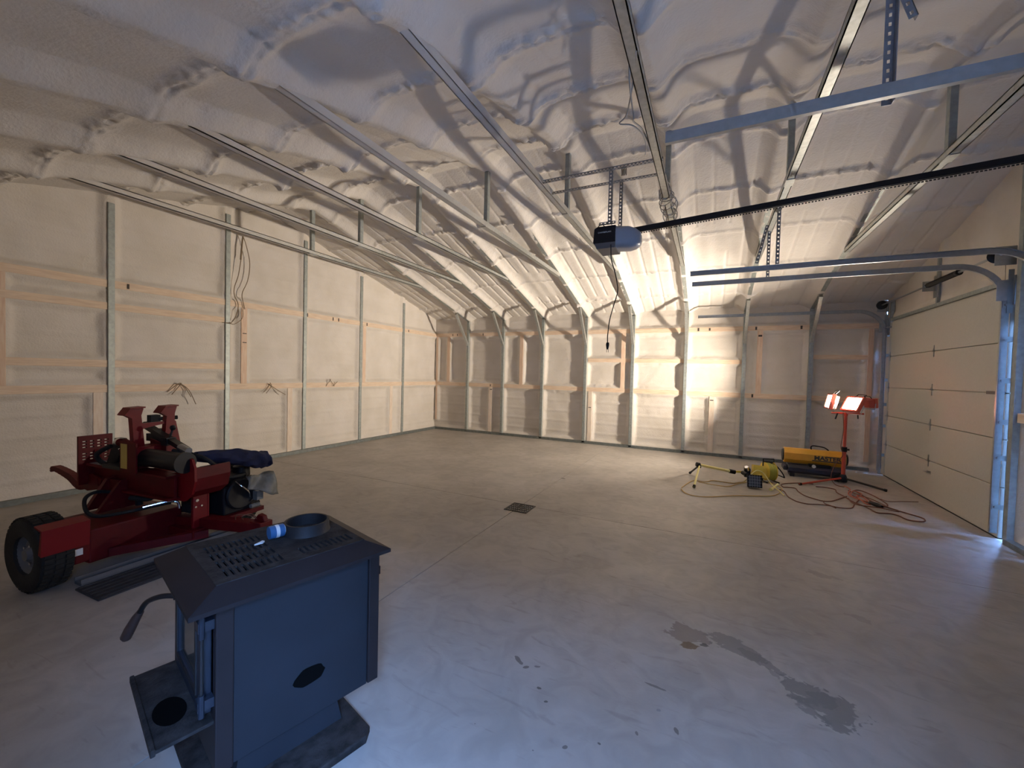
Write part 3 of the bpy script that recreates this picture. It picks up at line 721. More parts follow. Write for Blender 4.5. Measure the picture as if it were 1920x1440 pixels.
c5 = [(8.174, -2.309, 0.008), (8.157, -2.513, 0.008), (8.2, -2.598, 0.008), (8.299, -2.612, 0.008), (8.414, -2.615, 0.008), (8.528, -2.683, 0.008), (8.559, -2.632, 0.008), (8.5, -2.53, 0.008), (8.446, -2.23, 0.008), (8.336, -2.006, 0.008), (8.284, -1.859, 0.008)]
c6 = [(8.297, -1.614, 0.008), (8.319, -1.792, 0.008), (8.221, -2.116, 0.008), (8.254, -2.263, 0.008), (8.385, -2.02, 0.008), (8.334, -1.875, 0.008), (8.228, -2.197, 0.008), (8.286, -2.362, 0.008), (8.339, -2.407, 0.008), (8.353, -2.204, 0.008), (8.298, -2.155, 0.008), (8.287, -2.512, 0.008), (8.329, -2.559, 0.008)]
c7 = [(8.562, -2.081, 0.008), (8.609, -2.173, 0.008), (8.776, -2.075, 0.008), (8.956, -1.989, 0.008)]
y1 = [(6.233, -2.937, 0.008), (6.289, -3.109, 0.008), (6.391, -3.194, 0.008), (6.538, -3.17, 0.008), (6.721, -3.031, 0.008), (6.87, -2.912, 0.008), (7.092, -2.796, 0.008), (7.279, -2.686, 0.008), (7.373, -2.549, 0.008), (7.416, -2.441, 0.008), (7.478, -2.194, 0.008), (7.404, -1.935, 0.008), (7.253, -1.864, 0.008), (7.078, -2.01, 0.008), (6.957, -2.124, 0.008), (6.872, -2.216, 0.008), (6.625, -2.203, 0.008), (6.532, -2.341, 0.008), (6.372, -2.356, 0.008), (6.289, -2.607, 0.008), (6.237, -2.864, 0.008)]
y2 = [(6.433, -2.401, 0.008), (6.655, -2.464, 0.008), (6.814, -2.444, 0.008), (6.944, -2.212, 0.008), (7.058, -2.063, 0.008)]
w1 = [(0.03, -4.997, 3.497), (0.03, -4.943, 3.35), (0.03, -4.893, 3.104), (0.03, -4.925, 2.836), (0.03, -5.004, 2.629), (0.03, -4.989, 2.496), (0.03, -4.962, 2.391)]
w2 = [(0.04, -5.003, 3.493), (0.04, -5.016, 3.369), (0.04, -5.033, 3.135), (0.04, -5.07, 2.884), (0.04, -5.127, 2.685), (0.04, -5.12, 2.567), (0.04, -5.067, 2.442), (0.04, -5.098, 2.276), (0.04, -5.167, 2.16), (0.04, -5.255, 2.149)]
w3 = [(0.05, -5.007, 2.383), (0.05, -5.012, 2.247), (0.05, -5.122, 2.145), (0.05, -5.198, 2.149), (0.05, -5.26, 2.148)]
t1 = [[(0.05, -5.957, 1.139), (0.05, -5.849, 1.249), (0.05, -5.807, 1.255)], [(0.05, -5.903, 1.105), (0.05, -5.807, 1.255)], [(0.05, -5.807, 1.255), (0.05, -5.721, 1.165), (0.05, -5.633, 0.962)], [(0.05, -5.862, 1.249), (0.05, -5.779, 1.216), (0.05, -5.692, 1.065)]]
t2 = [[(0.05, -4.641, 1.1), (0.05, -4.562, 1.235)], [(0.05, -4.562, 1.235), (0.05, -4.438, 1.133), (0.05, -4.288, 1.048)], [(0.05, -4.601, 1.079), (0.05, -4.542, 1.195), (0.05, -4.563, 1.254)]]
t3 = [[(0.05, -3.446, 1.177), (0.05, -3.368, 1.312)], [(0.05, -3.368, 1.312), (0.05, -3.283, 1.174)], [(0.05, -3.283, 1.174), (0.05, -3.217, 1.265)]]
cable('wall_wire', w1, .0055, 'wire', 'right-hand strand of the tan wire loop hanging high on the left wall')
cable('wall_wire', w2, .006, 'wire', 'left-hand strand of the tan wire loop, running down to the left wall post')
cable('wall_wire', w3, .005, 'wire', 'short curl of tan wire below the wire loop, beside the steel post')
tf = cable('wire_taper', [(.035, w2[0][1], w2[0][2]), (.035, w2[1][1], w2[1][2]), (.035, w2[2][1], w2[2][2])], .012, 'wire', 'thick taped end of the wire loop on the left wall')
for nm, lst, lb in (('wire_tuft', t1, 'straggly tuft of cut wires on the left wall girt above the red machine'), ('wire_tuft', t2, 'dark tuft of cut wires on the left wall girt, next one right of the machine'), ('wire_tuft', t3, 'small tuft of cut wires on the left wall girt, farthest from the machine')):
    mb = MB()
    for p in lst: mb.tube(smoothpath([(.012, p[0][1], p[0][2])] + [tuple(q) for q in p[1:]], 4), .005, 5)
    tag(obj(nm, mb, 'wire', smooth=True), lb, 'wire', 'cut wire tufts on the girt')

# drain
dr = thing('floor_drain', 'square black drain grate set in the floor where the joints cross', 'drain', (4.665, -4.72, 0))
a_ = .135
obj('rim', MB().box(-a_, a_, -a_, -a_+.014, 0, .006).box(-a_, a_, a_-.014, a_, 0, .006).box(-a_, -a_+.014, -a_+.014, a_-.014, 0, .006).box(a_-.014, a_, -a_+.014, a_-.014, 0, .006), 'blackmetal', dr)
us = [-a_+.014]
for k in range(9): us += [-.112 + k*.026, -.096 + k*.026]
us.append(a_-.014); vv = [-a_+.014]
for k in range(4): vv += [-.112 + k*.058, -.062 + k*.058]
vv.append(a_-.014)
obj('grate', MB().plate(us, vv, lambda i, j: i % 2 == 1 and j % 2 == 1, lambda p, q, w_: (p, q, .001 + w_), .004), 'blackmetal', dr)

# ================================================================ WOOD STOVE
sv = thing('wood_stove', 'black wood stove with blue-grey side panel and slotted top, standing nearest the camera', 'wood stove', (4.944, -7.77, 0), math.atan2(.9647, .2635))
# slotted top plate
us = sorted(set([-.262, .262] + [round(-.222 + k*.0195 + e, 4) for k in range(10) for e in (0, .009)] + [round(.03 + k*.0215 + e, 4) for k in range(10) for e in (0, .010)]))
vs_ = sorted(set([-.222, .222, -.18, -.115, -.095, -.030, -.010, .055, .075, .14]))
def slot(i, j):
    uc = (us[i] + us[i+1]) / 2; vc = (vs_[j] + vs_[j+1]) / 2
    A = any(-.222 + k*.0195 < uc < -.222 + k*.0195 + .009 for k in range(10)) and any(a < vc < b for a, b in ((-.18, -.115), (-.095, -.03), (-.01, .055), (.075, .14)))
    B = any(.03 + k*.0215 < uc < .03 + k*.0215 + .010 for k in range(10)) and any(a < vc < b for a, b in ((-.18, -.115),))
    return A or B
obj('top_plate', MB().plate(us, vs_, slot, lambda p, q, w_: (p, q, .772 + w_), .009), 'ash', sv)
def skirt(z0, z1, o0, o1, t):
    """ring of sloping plates"""
    mb = MB(); a = [(-.262, -.222), (.262, -.222), (.262, .222), (-.262, .222)]; b = [(-o0, -o1), (o0, -o1), (o0, o1), (-o0, o1)]
    mb.v = [(*p, z1) for p in a] + [(*p, z0) for p in b] + [(*p, z1 - t) for p in a] + [(*p, z0 - t) for p in b]
    for i in range(4):
        j = (i+1) % 4; mb.f += [(i, j, 4+j, 4+i), (8+i, 12+i, 12+j, 8+j), (4+i, 4+j, 12+j, 12+i)]
        mb.f += [(i, 8+i, 8+j, j)]
    return mb
obj('top_skirt', skirt(.735, .778, .348, .290, .014), 'stovetrim', sv)
obj('under_plate', MB().box(-.25, .31, -.225, .225, .69, .715), 'soot_hole_black', sv)
fc = obj('flue_collar', MB().lathe([(.098, .775), (.092, .79), (.090, .828), (.082, .828), (.080, .74), (.0, .74)], (.135, .045, 0), 2, 40), 'castiron', sv, smooth=True)
# body
obj('firebox', MB().box(-.245, .315, -.215, .215, .17, .715), 'castiron', sv)
for s in (-1, 1):
    obj('side_panel', MB().box(-.213, .277, s*.215, s*.231, .152, .728), 'stoveblue', sv, bevel=.002)
    obj('corner_post', MB().box(-.266, -.214, s*.205, s*.240, .148, .735), 'stovetrim', sv, bevel=.004)
    obj('corner_post', MB().box(.278, .326, s*.205, s*.240, .155, .735), 'stovetrim', sv, bevel=.004)
obj('back_panel', MB().box(.315, .325, -.205, .205, .17, .72).box(.325, .345, -.215, -.19, .60, .635), 'stovetrim', sv)
# scuff burnt into the side paint
pts = [(.058*math.cos(a), .040*math.sin(a)) for a in np.linspace(0, 2*PI, 22, endpoint=False)]
pp = [(.040 + x + .006*math.sin(5*i), .315 + z_*(1 if z_ > 0 else .8) + .003*math.cos(7*i)) for i, (x, z_) in enumerate(pts)]
obj('scorch_mark', MB().prism(pp, 1, -.2318, -.2308), 'soot_hole_black', sv, label='black scorch mark on the side panel')
# door with glass, hinges and handle
dd = obj('door', MB().plate([-.195, -.135, .135, .195], [.345, .41, .66, .715], lambda i, j: i == 1 and j == 1, lambda p, q, w_: (-.266 - w_, p, q), .032), 'stovedoor', sv, bevel=.004)
obj('door_glass', MB().box(-.290, -.282, -.135, .135, .41, .66), 'glass', dd)
obj('glass_gasket', MB().plate([-.15, -.135, .135, .15], [.395, .41, .66, .675], lambda i, j: i == 1 and j == 1, lambda p, q, w_: (-.298 - w_, p, q), .004), 'castiron', dd)
for z_ in (.40, .66): obj('hinge', MB().box(-.31, -.266, -.225, -.19, z_ - .02, z_ + .012).cyl((-.30, -.222, z_ - .04), (-.30, -.222, z_ + .035), .009, 10), 'stovedoor', dd)
obj('hinge_pin', MB().cyl((-.30, -.222, .37), (-.30, -.222, .69), .005, 8), 'castiron', dd)
hp = smoothpath([(-.298, .20, .60), (-.335, .235, .598), (-.370, .285, .570), (-.388, .325, .515)], 6)
hd = obj('handle', MB().tube(hp, .010, 10).cyl((-.30, .20, .60), (-.27, .19, .60), .016, 10), 'blackmetal', dd, smooth=True)
obj('grip', MB().tube([(-.384, .318, .525), (-.394, .34, .495), (-.408, .372, .445), (-.418, .395, .405), (-.421, .402, .393)], [.012, .016, .019, .019, .010], 12), mat('handle_wood', (.06, .035, .03), .5), hd, smooth=True)
# ash shelf
sh = MB().box(-.415, -.262, -.225, .225, .318, .330).box(-.425, -.412, -.225, .225, .312, .336)
obj('ash_shelf', sh, 'ash', sv, bevel=.003)
obj('shelf_hole_disc', MB().prism([(-.355 + .045*math.cos(a), -.07 + .075*math.sin(a)) for a in np.linspace(0, 2*PI, 24, endpoint=False)], 2, .3301, .3306), 'soot_hole_black', sv, label='black disc drawn for the round dark hole in the ash shelf')  # flat black disc stands in for the dark inside of a hole
obj('front_skirt', MB().box(-.266, -.25, -.21, .21, .16, .345), 'stovetrim', sv)
# pedestal and foot
ped = MB()
ped.v = [(-.20, -.19, .03), (.19, -.19, .03), (.19, .19, .03), (-.20, .19, .03), (-.17, -.165, .17), (.165, -.165, .17), (.165, .165, .17), (-.17, .165, .17)]
ped.f = [(0,3,2,1),(4,5,6,7),(0,1,5,4),(1,2,6,5),(2,3,7,6),(3,0,4,7)]
obj('pedestal', ped, 'stoveblue', sv)
c_ = .035
obj('foot_plate', MB().prism([(-.30+c_, -.34), (.25-c_, -.345), (.25, -.345+c_), (.25, .34-c_), (.25-c_, .34), (-.30+c_, .34), (-.30, .34-c_), (-.30, -.34+c_)], 2, 0, .032), 'ash', sv, bevel=.006)

# tape can on the stove
q = Matrix.LocRotScale(sv.location, sv.rotation_euler, None)
cp_ = q @ Vector((.012, .052, .781))
cn = thing('tape_roll', 'small blue and white can on the stove top beside the flue collar', 'can', cp_, math.atan2(.9647, .2635))
obj('can_body', MB().lathe([(0, -.028), (.026, -.028), (.027, -.02), (.027, .02), (.026, .028), (0, .028)], (0, 0, .0275), 0, 24), 'bluelabel', cn, smooth=True)
obj('can_label', MB().lathe([(.0275, -.006), (.0275, .008)], (0, 0, .0275), 0, 24), 'white', cn, smooth=True, label='white band')
obj('lid', MB().lathe([(0, .0285), (.022, .0285), (.022, .031), (0, .031)], (0, 0, .0275), 0, 24), 'white', cn)
cn.name = 'drink_can'
tag(obj('plastic_clip', MB().prism([(-.028, -.012), (.004, -.010), (.012, 0), (.006, .010), (-.002, .004), (-.012, -.002)], 2, 0, .006).xf(Matrix.LocRotScale(q @ Vector((-.048, .038, .781)), Euler((0, 0, 1.25)), None)), 'white'), 'small white plastic scrap on the stove top beside the blue can', 'plastic clip')

# ================================================================ LOG SPLITTER
sp = thing('log_splitter', 'dark red log splitter with two tyres and a perforated end plate, by the left wall', 'log splitter', (2.5, -7.14, 0), .10)
def wheel(y, side):
    t = MB().lathe([(.125, -.075), (.20, -.088), (.228, -.078), (.240, -.055), (.243, 0), (.240, .055), (.228, .078), (.20, .088), (.125, .075), (.115, .04), (.115, -.04), (.125, -.075)], (0, y, .243), 1, 40)
    t.xf(Matrix.Translation((0, y*.0, 0)))
    tr_ = obj('tyre', t, 'rubber', sp, smooth=True)
    g_ = MB()
    for k in range(44):
        a = 2*PI*k/44
        for o_, yy in ((0, -.05), (.5, 0), (0, .05)):
            b = a + o_*2*PI/44
            m4 = Matrix.Translation((0, y + yy, .243)) @ Matrix.Rotation(b, 4, 'Y') @ Matrix.Translation((.2445, 0, 0))
            g_.add([m4 @ Vector(p) for p in [(-.006,-.02,-.011),(.003,-.02,-.011),(.003,.02,-.011),(-.006,.02,-.011),(-.006,-.02,.011),(.003,-.02,.011),(.003,.02,.011),(-.006,.02,.011)]],
                   [(0,3,2,1),(4,5,6,7),(0,1,5,4),(1,2,6,5),(2,3,7,6),(3,0,4,7)])
    tag(obj('tread', g_, 'rubber', tr_), kind='stuff')
    rm_ = obj('wheel_rim', MB().lathe([(.128, side*.07), (.118, side*.055), (.10, side*.03), (.05, side*.045), (.035, side*.07), (0, side*.07)], (0, y, .243), 1, 28), 'grey', sp, smooth=True)
    nb = MB()
    for k in range(5):
        a = 2*PI*k/5; obj('lug_nut', MB().cyl((.06*math.cos(a), y + side*.03, .243 + .06*math.sin(a)), (.06*math.cos(a), y + side*.055, .243 + .06*math.sin(a)), .009, 6), 'chrome', rm_)
wheel(-.66, -1); wheel(.66, 1)
obj('axle', MB().box(-.04, .04, -.60, .60, .205, .28), 'red', sp)
obj('tank', MB().box(-.36, .13, -.47, .12, .10, .335), 'red', sp, bevel=.012)
obj('tank_end', MB().box(-.16, .15, -.555, -.471, .13, .325), 'red', sp, bevel=.01)
obj('warning_sticker', MB().box(.1505, .152, -.55, -.51, .19, .235), 'white', sp, label='small white warning sticker')
fd = MB()
arc = [(.262*math.cos(a), .243 + .262*math.sin(a)) for a in np.linspace(R(25), R(62), 8)]
fdv = arc + [(x*1.02, (z_-.243)*1.02+.243) for x, z_ in arc][::-1]
obj('fender', MB().prism([(.245, .30), (.275, .29), (.285, .455), (.20, .475), (.20, .465), (.272, .447)], 1, -.76, -.53), 'redbright', sp, label='bright red mudguard over the near tyre')
# pedestal carrying the beam
obj('beam_pedestal', MB().prism([(-.30, .36), (.10, .36), (-.02, .58), (-.12, .60), (-.17, .58)], 0, -.33, -.29).prism([(-.30, .36), (-.02, .36), (-.08, .58), (-.15, .58)], 0, -.18, -.15).prism([(-.34, .36), (-.14, .36), (-.17, .58), (-.31, .58)], 1, -.16, -.13), 'red', sp)
# the beam
yb = -.10
bmb = MB().box(-.60, .42, yb-.065, yb+.065, .655, .672).box(-.60, .42, yb-.010, yb+.010, .50, .655).box(-.60, .42, yb-.055, yb+.055, .485, .500)
obj('beam', bmb, 'red', sp, bevel=.002)
obj('wear_strip', MB().box(-.58, -.30, yb-.05, yb+.05, .6725, .676), 'steel', sp, label='bare worn steel along the top of the beam')
# perforated foot plate
ys_ = [-.11, -.092]; 
for k in range(4): ys_ += [-.085 + k*.047, -.058 + k*.047]
ys_.append(.11); ys_ = sorted(set(ys_))
zs_2 = [.50]
for b in (.70, .80):
    for k in range(3): zs_2 += [b + k*.024, b + k*.024 + .011]
zs_2.append(.90)
obj('end_plate', MB().plate(ys_, zs_2, lambda i, j: any(-.086 + k*.047 < (ys_[i]+ys_[i+1])/2 < -.057 + k*.047 for k in range(4)) and j % 2 == 1, lambda p, q, w_: (-.60 - w_, yb + p, q), .022), 'red', sp)
obj('end_plate_rib', MB().prism([(-.60, .675), (-.60, .78), (-.50, .675)], 1, yb-.012, yb+.012), 'red', sp)
# beam catch arm at the far left
arm = smoothpath([(-1.30, -.13, .545), (-1.26, -.13, .575), (-1.03, -.13, .53), (-.88, -.13, .47), (-.73, -.13, .50), (-.60, -.13, .53)], 5)
am_ = MB()
for i in range(len(arm)-1): am_.bar(arm[i] + Vector((.14, 0, 0)), arm[i+1] + Vector((.14, 0, 0)), .05, .022 + .045*min(1, i/12))
obj('catch_arm', am_, 'red', sp)
obj('catch_plate', MB().prism([(-.76, .47), (-.61, .44), (-.46, .47), (-.42, .55), (-.54, .59), (-.68, .56)], 1, -.15, -.135), 'red', sp)
obj('beam_lug', MB().prism([(-.56, .50), (-.46, .42), (-.38, .44), (-.32, .50)], 1, yb-.03, yb+.03), 'red', sp)
# wedge carriage, cylinder
obj('wedge', MB().prism([(-.42, .673), (-.30, .673), (-.18, .86), (-.22, .90), (-.30, .90)], 1, yb-.02, yb+.02).box(-.32, -.05, yb-.09, yb+.09, .673, .70), 'blackmetal', sp)
obj('cylinder', MB().cyl((-.02, yb, .775), (.50, yb, .775), .068, 28).cyl((-.22, yb, .775), (-.02, yb, .775), .03, 16).cyl((.50, yb, .775), (.53, yb, .775), .078, 28).cyl((-.04, yb, .775), (.0, yb, .775), .078, 28), 'blackmetal', sp, smooth=True)
obj('cylinder_mount', MB().prism([(-.06, .672), (.14, .672), (.14, .90), (.0, .93), (-.06, .90)], 1, yb-.105, yb-.095).prism([(-.06, .672), (.14, .672), (.14, .86), (-.06, .90)], 1, yb+.095, yb+.105).box(-.06, -.03, yb-.105, yb+.105, .672, .86), 'red', sp)
obj('caution_label', MB().box(-.045, .035, yb-.1075, yb-.106, .70, .89), 'sticker', sp, label='yellow warning label')
# the yoke with two flared arms
yk = MB()
for y0_, lean in ((-.115, -.02), (.09, .01)):
    yk.prism([(y0_ - .035, .84), (y0_ + .035, .84), (y0_ + .03 + lean, 1.10), (y0_ + .045 + lean, 1.155), (y0_ - .045 + lean, 1.15), (y0_ - .075 + lean, 1.11), (y0_ - .03 + lean, 1.08)], 0, -.235, -.185)
    yk.prism([(y0_ - .078 + lean, 1.105), (y0_ - .04 + lean, 1.155), (y0_ + .045 + lean, 1.16), (y0_ + .045 + lean, 1.17), (y0_ - .05 + lean, 1.165), (y0_ - .088 + lean, 1.11)], 0, -.26, -.16)
top = [(y_, 1.035 + .012*(y_+.1)) for y_ in np.linspace(-.11, .09, 9)]; bot = [(y_, .97 + .05*min(1, ((y_+.12)/.21))**.5) for y_ in np.linspace(-.10, .09, 9)][::-1]
yk.prism(top + bot, 0, -.222, -.198)
yk.prism([(.13, .84), (.19, .82), (.15, 1.03), (.125, 1.05)], 0, -.222, -.205)
yk.box(-.26, -.12, -.20, .14, .78, .86)
yk.xf(Matrix.Translation((.20, 0, 0)))
obj('log_yoke', yk, 'redbright', sp, label='brighter red yoke with two flared arms')
obj('yoke_handle', MB().tube([(-.19, .10, 1.04), (-.16, .17, 1.043), (-.14, .24, 1.045)], [.016, .017, .017], 12).box(-.225, -.17, .06, .13, 1.015, 1.075), 'rubber', sp)
# valve, levers, hoses
vb = MB().box(-.16, .05, .02, .09, .87, .93).bar((-.22, .04, 1.0), (.38, .0, .84), .05, .035).box(.10, .17, -.02, .05, .86, .92).cyl((-.24, .05, .99), (-.24, .10, .99), .03, 12).box(-.10, -.03, .02, .10, .93, .97)
obj('control_valve', vb, 'blackmetal', sp)
lv = obj('valve_lever', MB().cyl((.16, .0, .90), (.175, .02, .985), .007, 8), 'blackmetal', sp)
obj('lever_knob', MB().lathe([(0, -.022), (.014, -.018), (.021, 0), (.014, .018), (0, .022)], (.176, .021, 1.0), 2, 14), 'black', lv, smooth=True)
obj('pivot_bolt', MB().cyl((-.18, -.16, .885), (-.15, -.16, .885), .028, 16).bar((-.16, -.16, .82), (-.13, -.02, .90), .02, .02), 'chrome', sp)
obj('fitting', MB().cyl((.34, -.02, .865), (.45, -.03, .845), .026, 14), 'track', sp)
def hose(pts, r=.013, m='rubber', n='hose'): return obj(n, MB().tube(smoothpath(pts, 6), r, 8), m, sp, smooth=True)
hose([(-.30, -.14, .84), (-.38, -.19, .78), (-.40, -.17, .72), (-.30, -.16, .68)], .018)
hose([(-.24, -.14, .47), (-.24, -.26, .505), (-.20, -.345, .48), (-.12, -.37, .40), (-.05, -.33, .365), (.05, -.20, .375), (.10, -.08, .385), (.14, .03, .39)])
hose([(.10, -.02, .58), (.12, -.06, .50), (.10, -.10, .45), (-.02, -.16, .46)], .018)
hose([(.10, -.14, .395), (.16, -.02, .41), (.20, .04, .40), (.21, .05, .345)], .011, 'chrome', 'steel_pipe')
hose([(.30, -.05, .84), (.50, .02, .80), (.55, .10, .72), (.45, .20, .66)], .016)
obj('oil_filter', MB().cyl((.02, .00, .42), (.02, .00, .54), .045, 20), 'greybag', sp, label='grey-white oil filter')
obj('filter_head', MB().box(-.04, .08, -.06, .06, .54, .585).cyl((-.05, -.085, .38), (-.05, -.085, .54), .025, 14), 'blackmetal', sp)
obj('pump', MB().cyl((.16, .17, .37), (.16, .34, .37), .055, 20).box(.10, .22, .13, .17, .28, .46), 'castiron', sp)
# cradle sheet under the cylinder, upright plate and tongue
cr = [(a - .15, b + .03) for a, b in [(-.02, .655), (.02, .56), (.10, .50), (.26, .455), (.40, .43), (.62, .44), (.70, .50), (.735, .60), (.73, .70), (.70, .765), (.665, .775), (.645, .74), (.52, .65), (.30, .62), (.12, .645)]]
obj('cradle_plate', MB().prism(cr, 1, -.07, -.052), 'redbright', sp, label='large curved red side plate')
obj('cradle_floor', MB().prism([(.02, .60), (.10, .52), (.40, .455), (.62, .455), (.71, .52), (.735, .62), (.73, .70), (.712, .70), (.715, .62), (.70, .535), (.61, .475), (.40, .475), (.11, .54), (.035, .61)], 1, -.052, .20).xf(Matrix.Translation((-.15, 0, .03))), 'red', sp)
obj('upright_plate', MB().box(.335, .36, .06, .17, .19, .50).box(.16, .36, .17, .185, .19, .47), 'redbright', sp, bevel=.003)
for q_ in ((.085, .42, .012), (.075, .37, .008), (.12, .37, .008)): obj('plate_bolt', MB().cyl((.36, q_[0], q_[1]), (.371, q_[0], q_[1]), q_[2], 8), 'chrome', sp)
tg = MB().bar((.05, .10, .225), (.86, .25, .225), .10, .08)
obj('tongue', tg, 'red', sp, bevel=.004)
obj('hitch_coupler', MB().box(.80, .92, .20, .31, .20, .275).prism([(.80, .275), (.92, .275), (.90, .32), (.85, .33)], 1, .235, .275), 'red', sp, bevel=.006)
for k in range(2): hose([(.66 + .06*k, .19 + .02*k, .275), (.70 + .06*k, .17, .32), (.78, .20 + .03*k, .325), (.84, .24, .29)], .004, 'cord', 'safety_wire')
obj('skid_frame', MB().bar((.12, -.35, .14), (.45, .12, .16), .05, .06).box(.12, .42, .02, .14, .14, .20), 'red', sp)
# engine
en = obj('engine', MB().box(.12, .42, .26, .52, .24, .48).box(.16, .38, .28, .50, .48, .56), 'black', sp, bevel=.015)
obj('fan_shroud', MB().lathe([(0, .0), (.05, .0), (.06, .006), (.12, .010), (.13, .0), (.13, -.06), (0, -.06)], (.44, .40, .40), 0, 28), 'black', en, smooth=True)
obj('air_filter', MB().lathe([(0, .0), (.045, .0), (.065, -.012), (.07, -.09), (0, -.09)], (.30, .50, .62), 2, 24), 'black', en, smooth=True)
obj('muffler', MB().box(.20, .36, .52, .57, .28, .40).cyl((.28, .57, .34), (.30, .60, .32), .014, 10), 'track', en, bevel=.01)
obj('spark_plug_lead', MB().tube(smoothpath([(.45, .34, .52), (.50, .36, .48), (.50, .42, .42), (.46, .46, .36)], 5), .006, 6), 'chrome', en)
obj('carburettor', MB().box(.44, .50, .50, .56, .32, .40).cyl((.46, .47, .27), (.46, .55, .27), .018, 10), 'greybag', en)
obj('fuel_tank', MB().box(.05, .20, .28, .54, .50, .62), 'black', en, bevel=.02)
obj('engine_plate', MB().box(.05, .46, .20, .60, .205, .24), 'red', sp)

# rolled blue garment and grey bag on the engine
gm = MB(); P_ = smoothpath([(2.80, -7.00, .765), (2.83, -6.86, .74), (2.84, -6.70, .71), (2.85, -6.56, .675), (2.85, -6.48, .655), (2.85, -6.44, .65)], 7)
n_ = 18; o_ = 0
for i, p in enumerate(P_):
    t = i / (len(P_)-1); r_ = .045 + .042*min(1, t*2.2) if t < .96 else .06
    for k in range(n_):
        a = 2*PI*k/n_; rr = r_ * (1 + .10*math.sin(3*a + 9*t) + .07*math.sin(7*a - 22*t) + .05*math.sin(30*t + 2*a))
        gm.v.append((p.x + rr*math.cos(a), p.y, p.z + .85*rr*math.sin(a)))
for i in range(len(P_)-1):
    for k in range(n_): gm.f.append((i*n_+k, i*n_+(k+1) % n_, (i+1)*n_+(k+1) % n_, (i+1)*n_+k))
gm.f.append(tuple(range(n_))); gm.f.append(tuple((len(P_)-1)*n_ + k for k in range(n_))[::-1])
tag(obj('rolled_jacket', gm, 'cloth', smooth=True), 'rolled dark blue garment lying across the top of the splitter engine', 'garment')
bgm = MB()
for i in range(9):
    u_ = i/8
    for j in range(8):
        v_ = j/7
        y_ = -6.70 + .24*u_ + .05*v_*u_; z_ = .555 - (.10 + .13*u_)*v_ + .01*math.sin(9*u_ + 5*v_)
        bgm.v.append((2.955 + .03*math.sin(7*u_ + 4*v_) + .05*v_, y_, z_))
for i in range(8):
    for j in range(7): bgm.f.append((i*8+j, (i+1)*8+j, (i+1)*8+j+1, i*8+j+1))
bo = obj('plastic_sheet', bgm, 'greybag', smooth=True); tag(bo, 'crumpled grey plastic cover hanging off the engine under the blue garment', 'plastic cover')
so = bo.modifiers.new('solid', 'SOLIDIFY'); so.thickness = .004

# tray and channel on the floor in front of the splitter
ty = thing('log_tray', 'long dark ribbed steel tray lying on the floor in front of the red splitter', 'tray', (2.95, -7.2, 0), .04)
obj('tray_floor', MB().box(-.16, .14, -.50, .62, 0, .012), 'mat', ty, bevel=.003)
rb = MB()
for k in range(6): rb.box(-.15 + k*.052, -.135 + k*.052, -.49, .61, .012, .017)
tag(obj('rib', rb, 'mat', ty), kind='stuff')
ck = thing('steel_channel', 'long pale grey steel channel on the floor between the splitter tank and the dark tray', 'steel channel', (2.72, -7.15, 0), .04)
obj('channel_web', MB().box(-.05, .045, -.52, .66, 0, .02), 'grey', ck, bevel=.003)
for x_ in (-.05, .037): obj('channel_lip', MB().box(x_, x_ + .008, -.52, .66, .02, .045), 'grey', ck)

# ================================================================ HALOGEN TOWER LIGHT
lx, ly = 8.36, -1.28
tl = thing('work_light', 'tall red tripod work light with lit halogen heads, in front of the garage door corner', 'work light', (lx, ly, 0))
obj('lower_mast', MB().cyl((0, 0, .03), (0, 0, .52), .026, 16), 'redorange', tl, smooth=True)
obj('upper_mast', MB().cyl((0, 0, .45), (0, 0, 1.02), .020, 16), 'redorange', tl, smooth=True)
obj('mast_collar', MB().lathe([(.0, .47), (.033, .47), (.035, .49), (.033, .54), (0, .54)], (0, 0, 0), 2, 16).box(.02, .06, -.01, .01, .49, .515), 'black', tl, smooth=True)
obj('tripod_hub', MB().lathe([(0, .02), (.05, .02), (.055, .06), (.045, .10), (.03, .13), (0, .13)], (0, 0, 0), 2, 16), 'black', tl, smooth=True)
for (ex, ey, mm) in ((-.62, -.52, 'redorange'), (.42, -.28, 'blackmetal'), (.15, .52, 'redorange')):
    f_ = Vector((ex, ey, .018)); l_ = obj('leg', MB().cyl((f_.x*.05, f_.y*.05, .075), f_, .014, 10), mm, tl, smooth=True)
    obj('rubber_foot', MB().tube([f_ - (f_ - Vector((0, 0, .07))).normalized()*.03, f_ + Vector((0, 0, 0))], .019, 10), 'rubber', l_)
obj('cross_bar', MB().cyl((-.17, .02, 1.035), (.20, -.04, 1.045), .012, 12).lathe([(0, 1.0), (.024, 1.0), (.024, 1.05), (0, 1.05)], (0, 0, 0), 2, 14), 'redorange', tl, smooth=True)
obj('bar_knob', MB().cyl((.13, -.03, 1.04), (.13, -.05, .97), .008, 8), 'black', tl); obj('bar_knob', MB().cyl((-.10, .0, 1.03), (-.13, -.03, .95), .010, 8), 'black', tl)
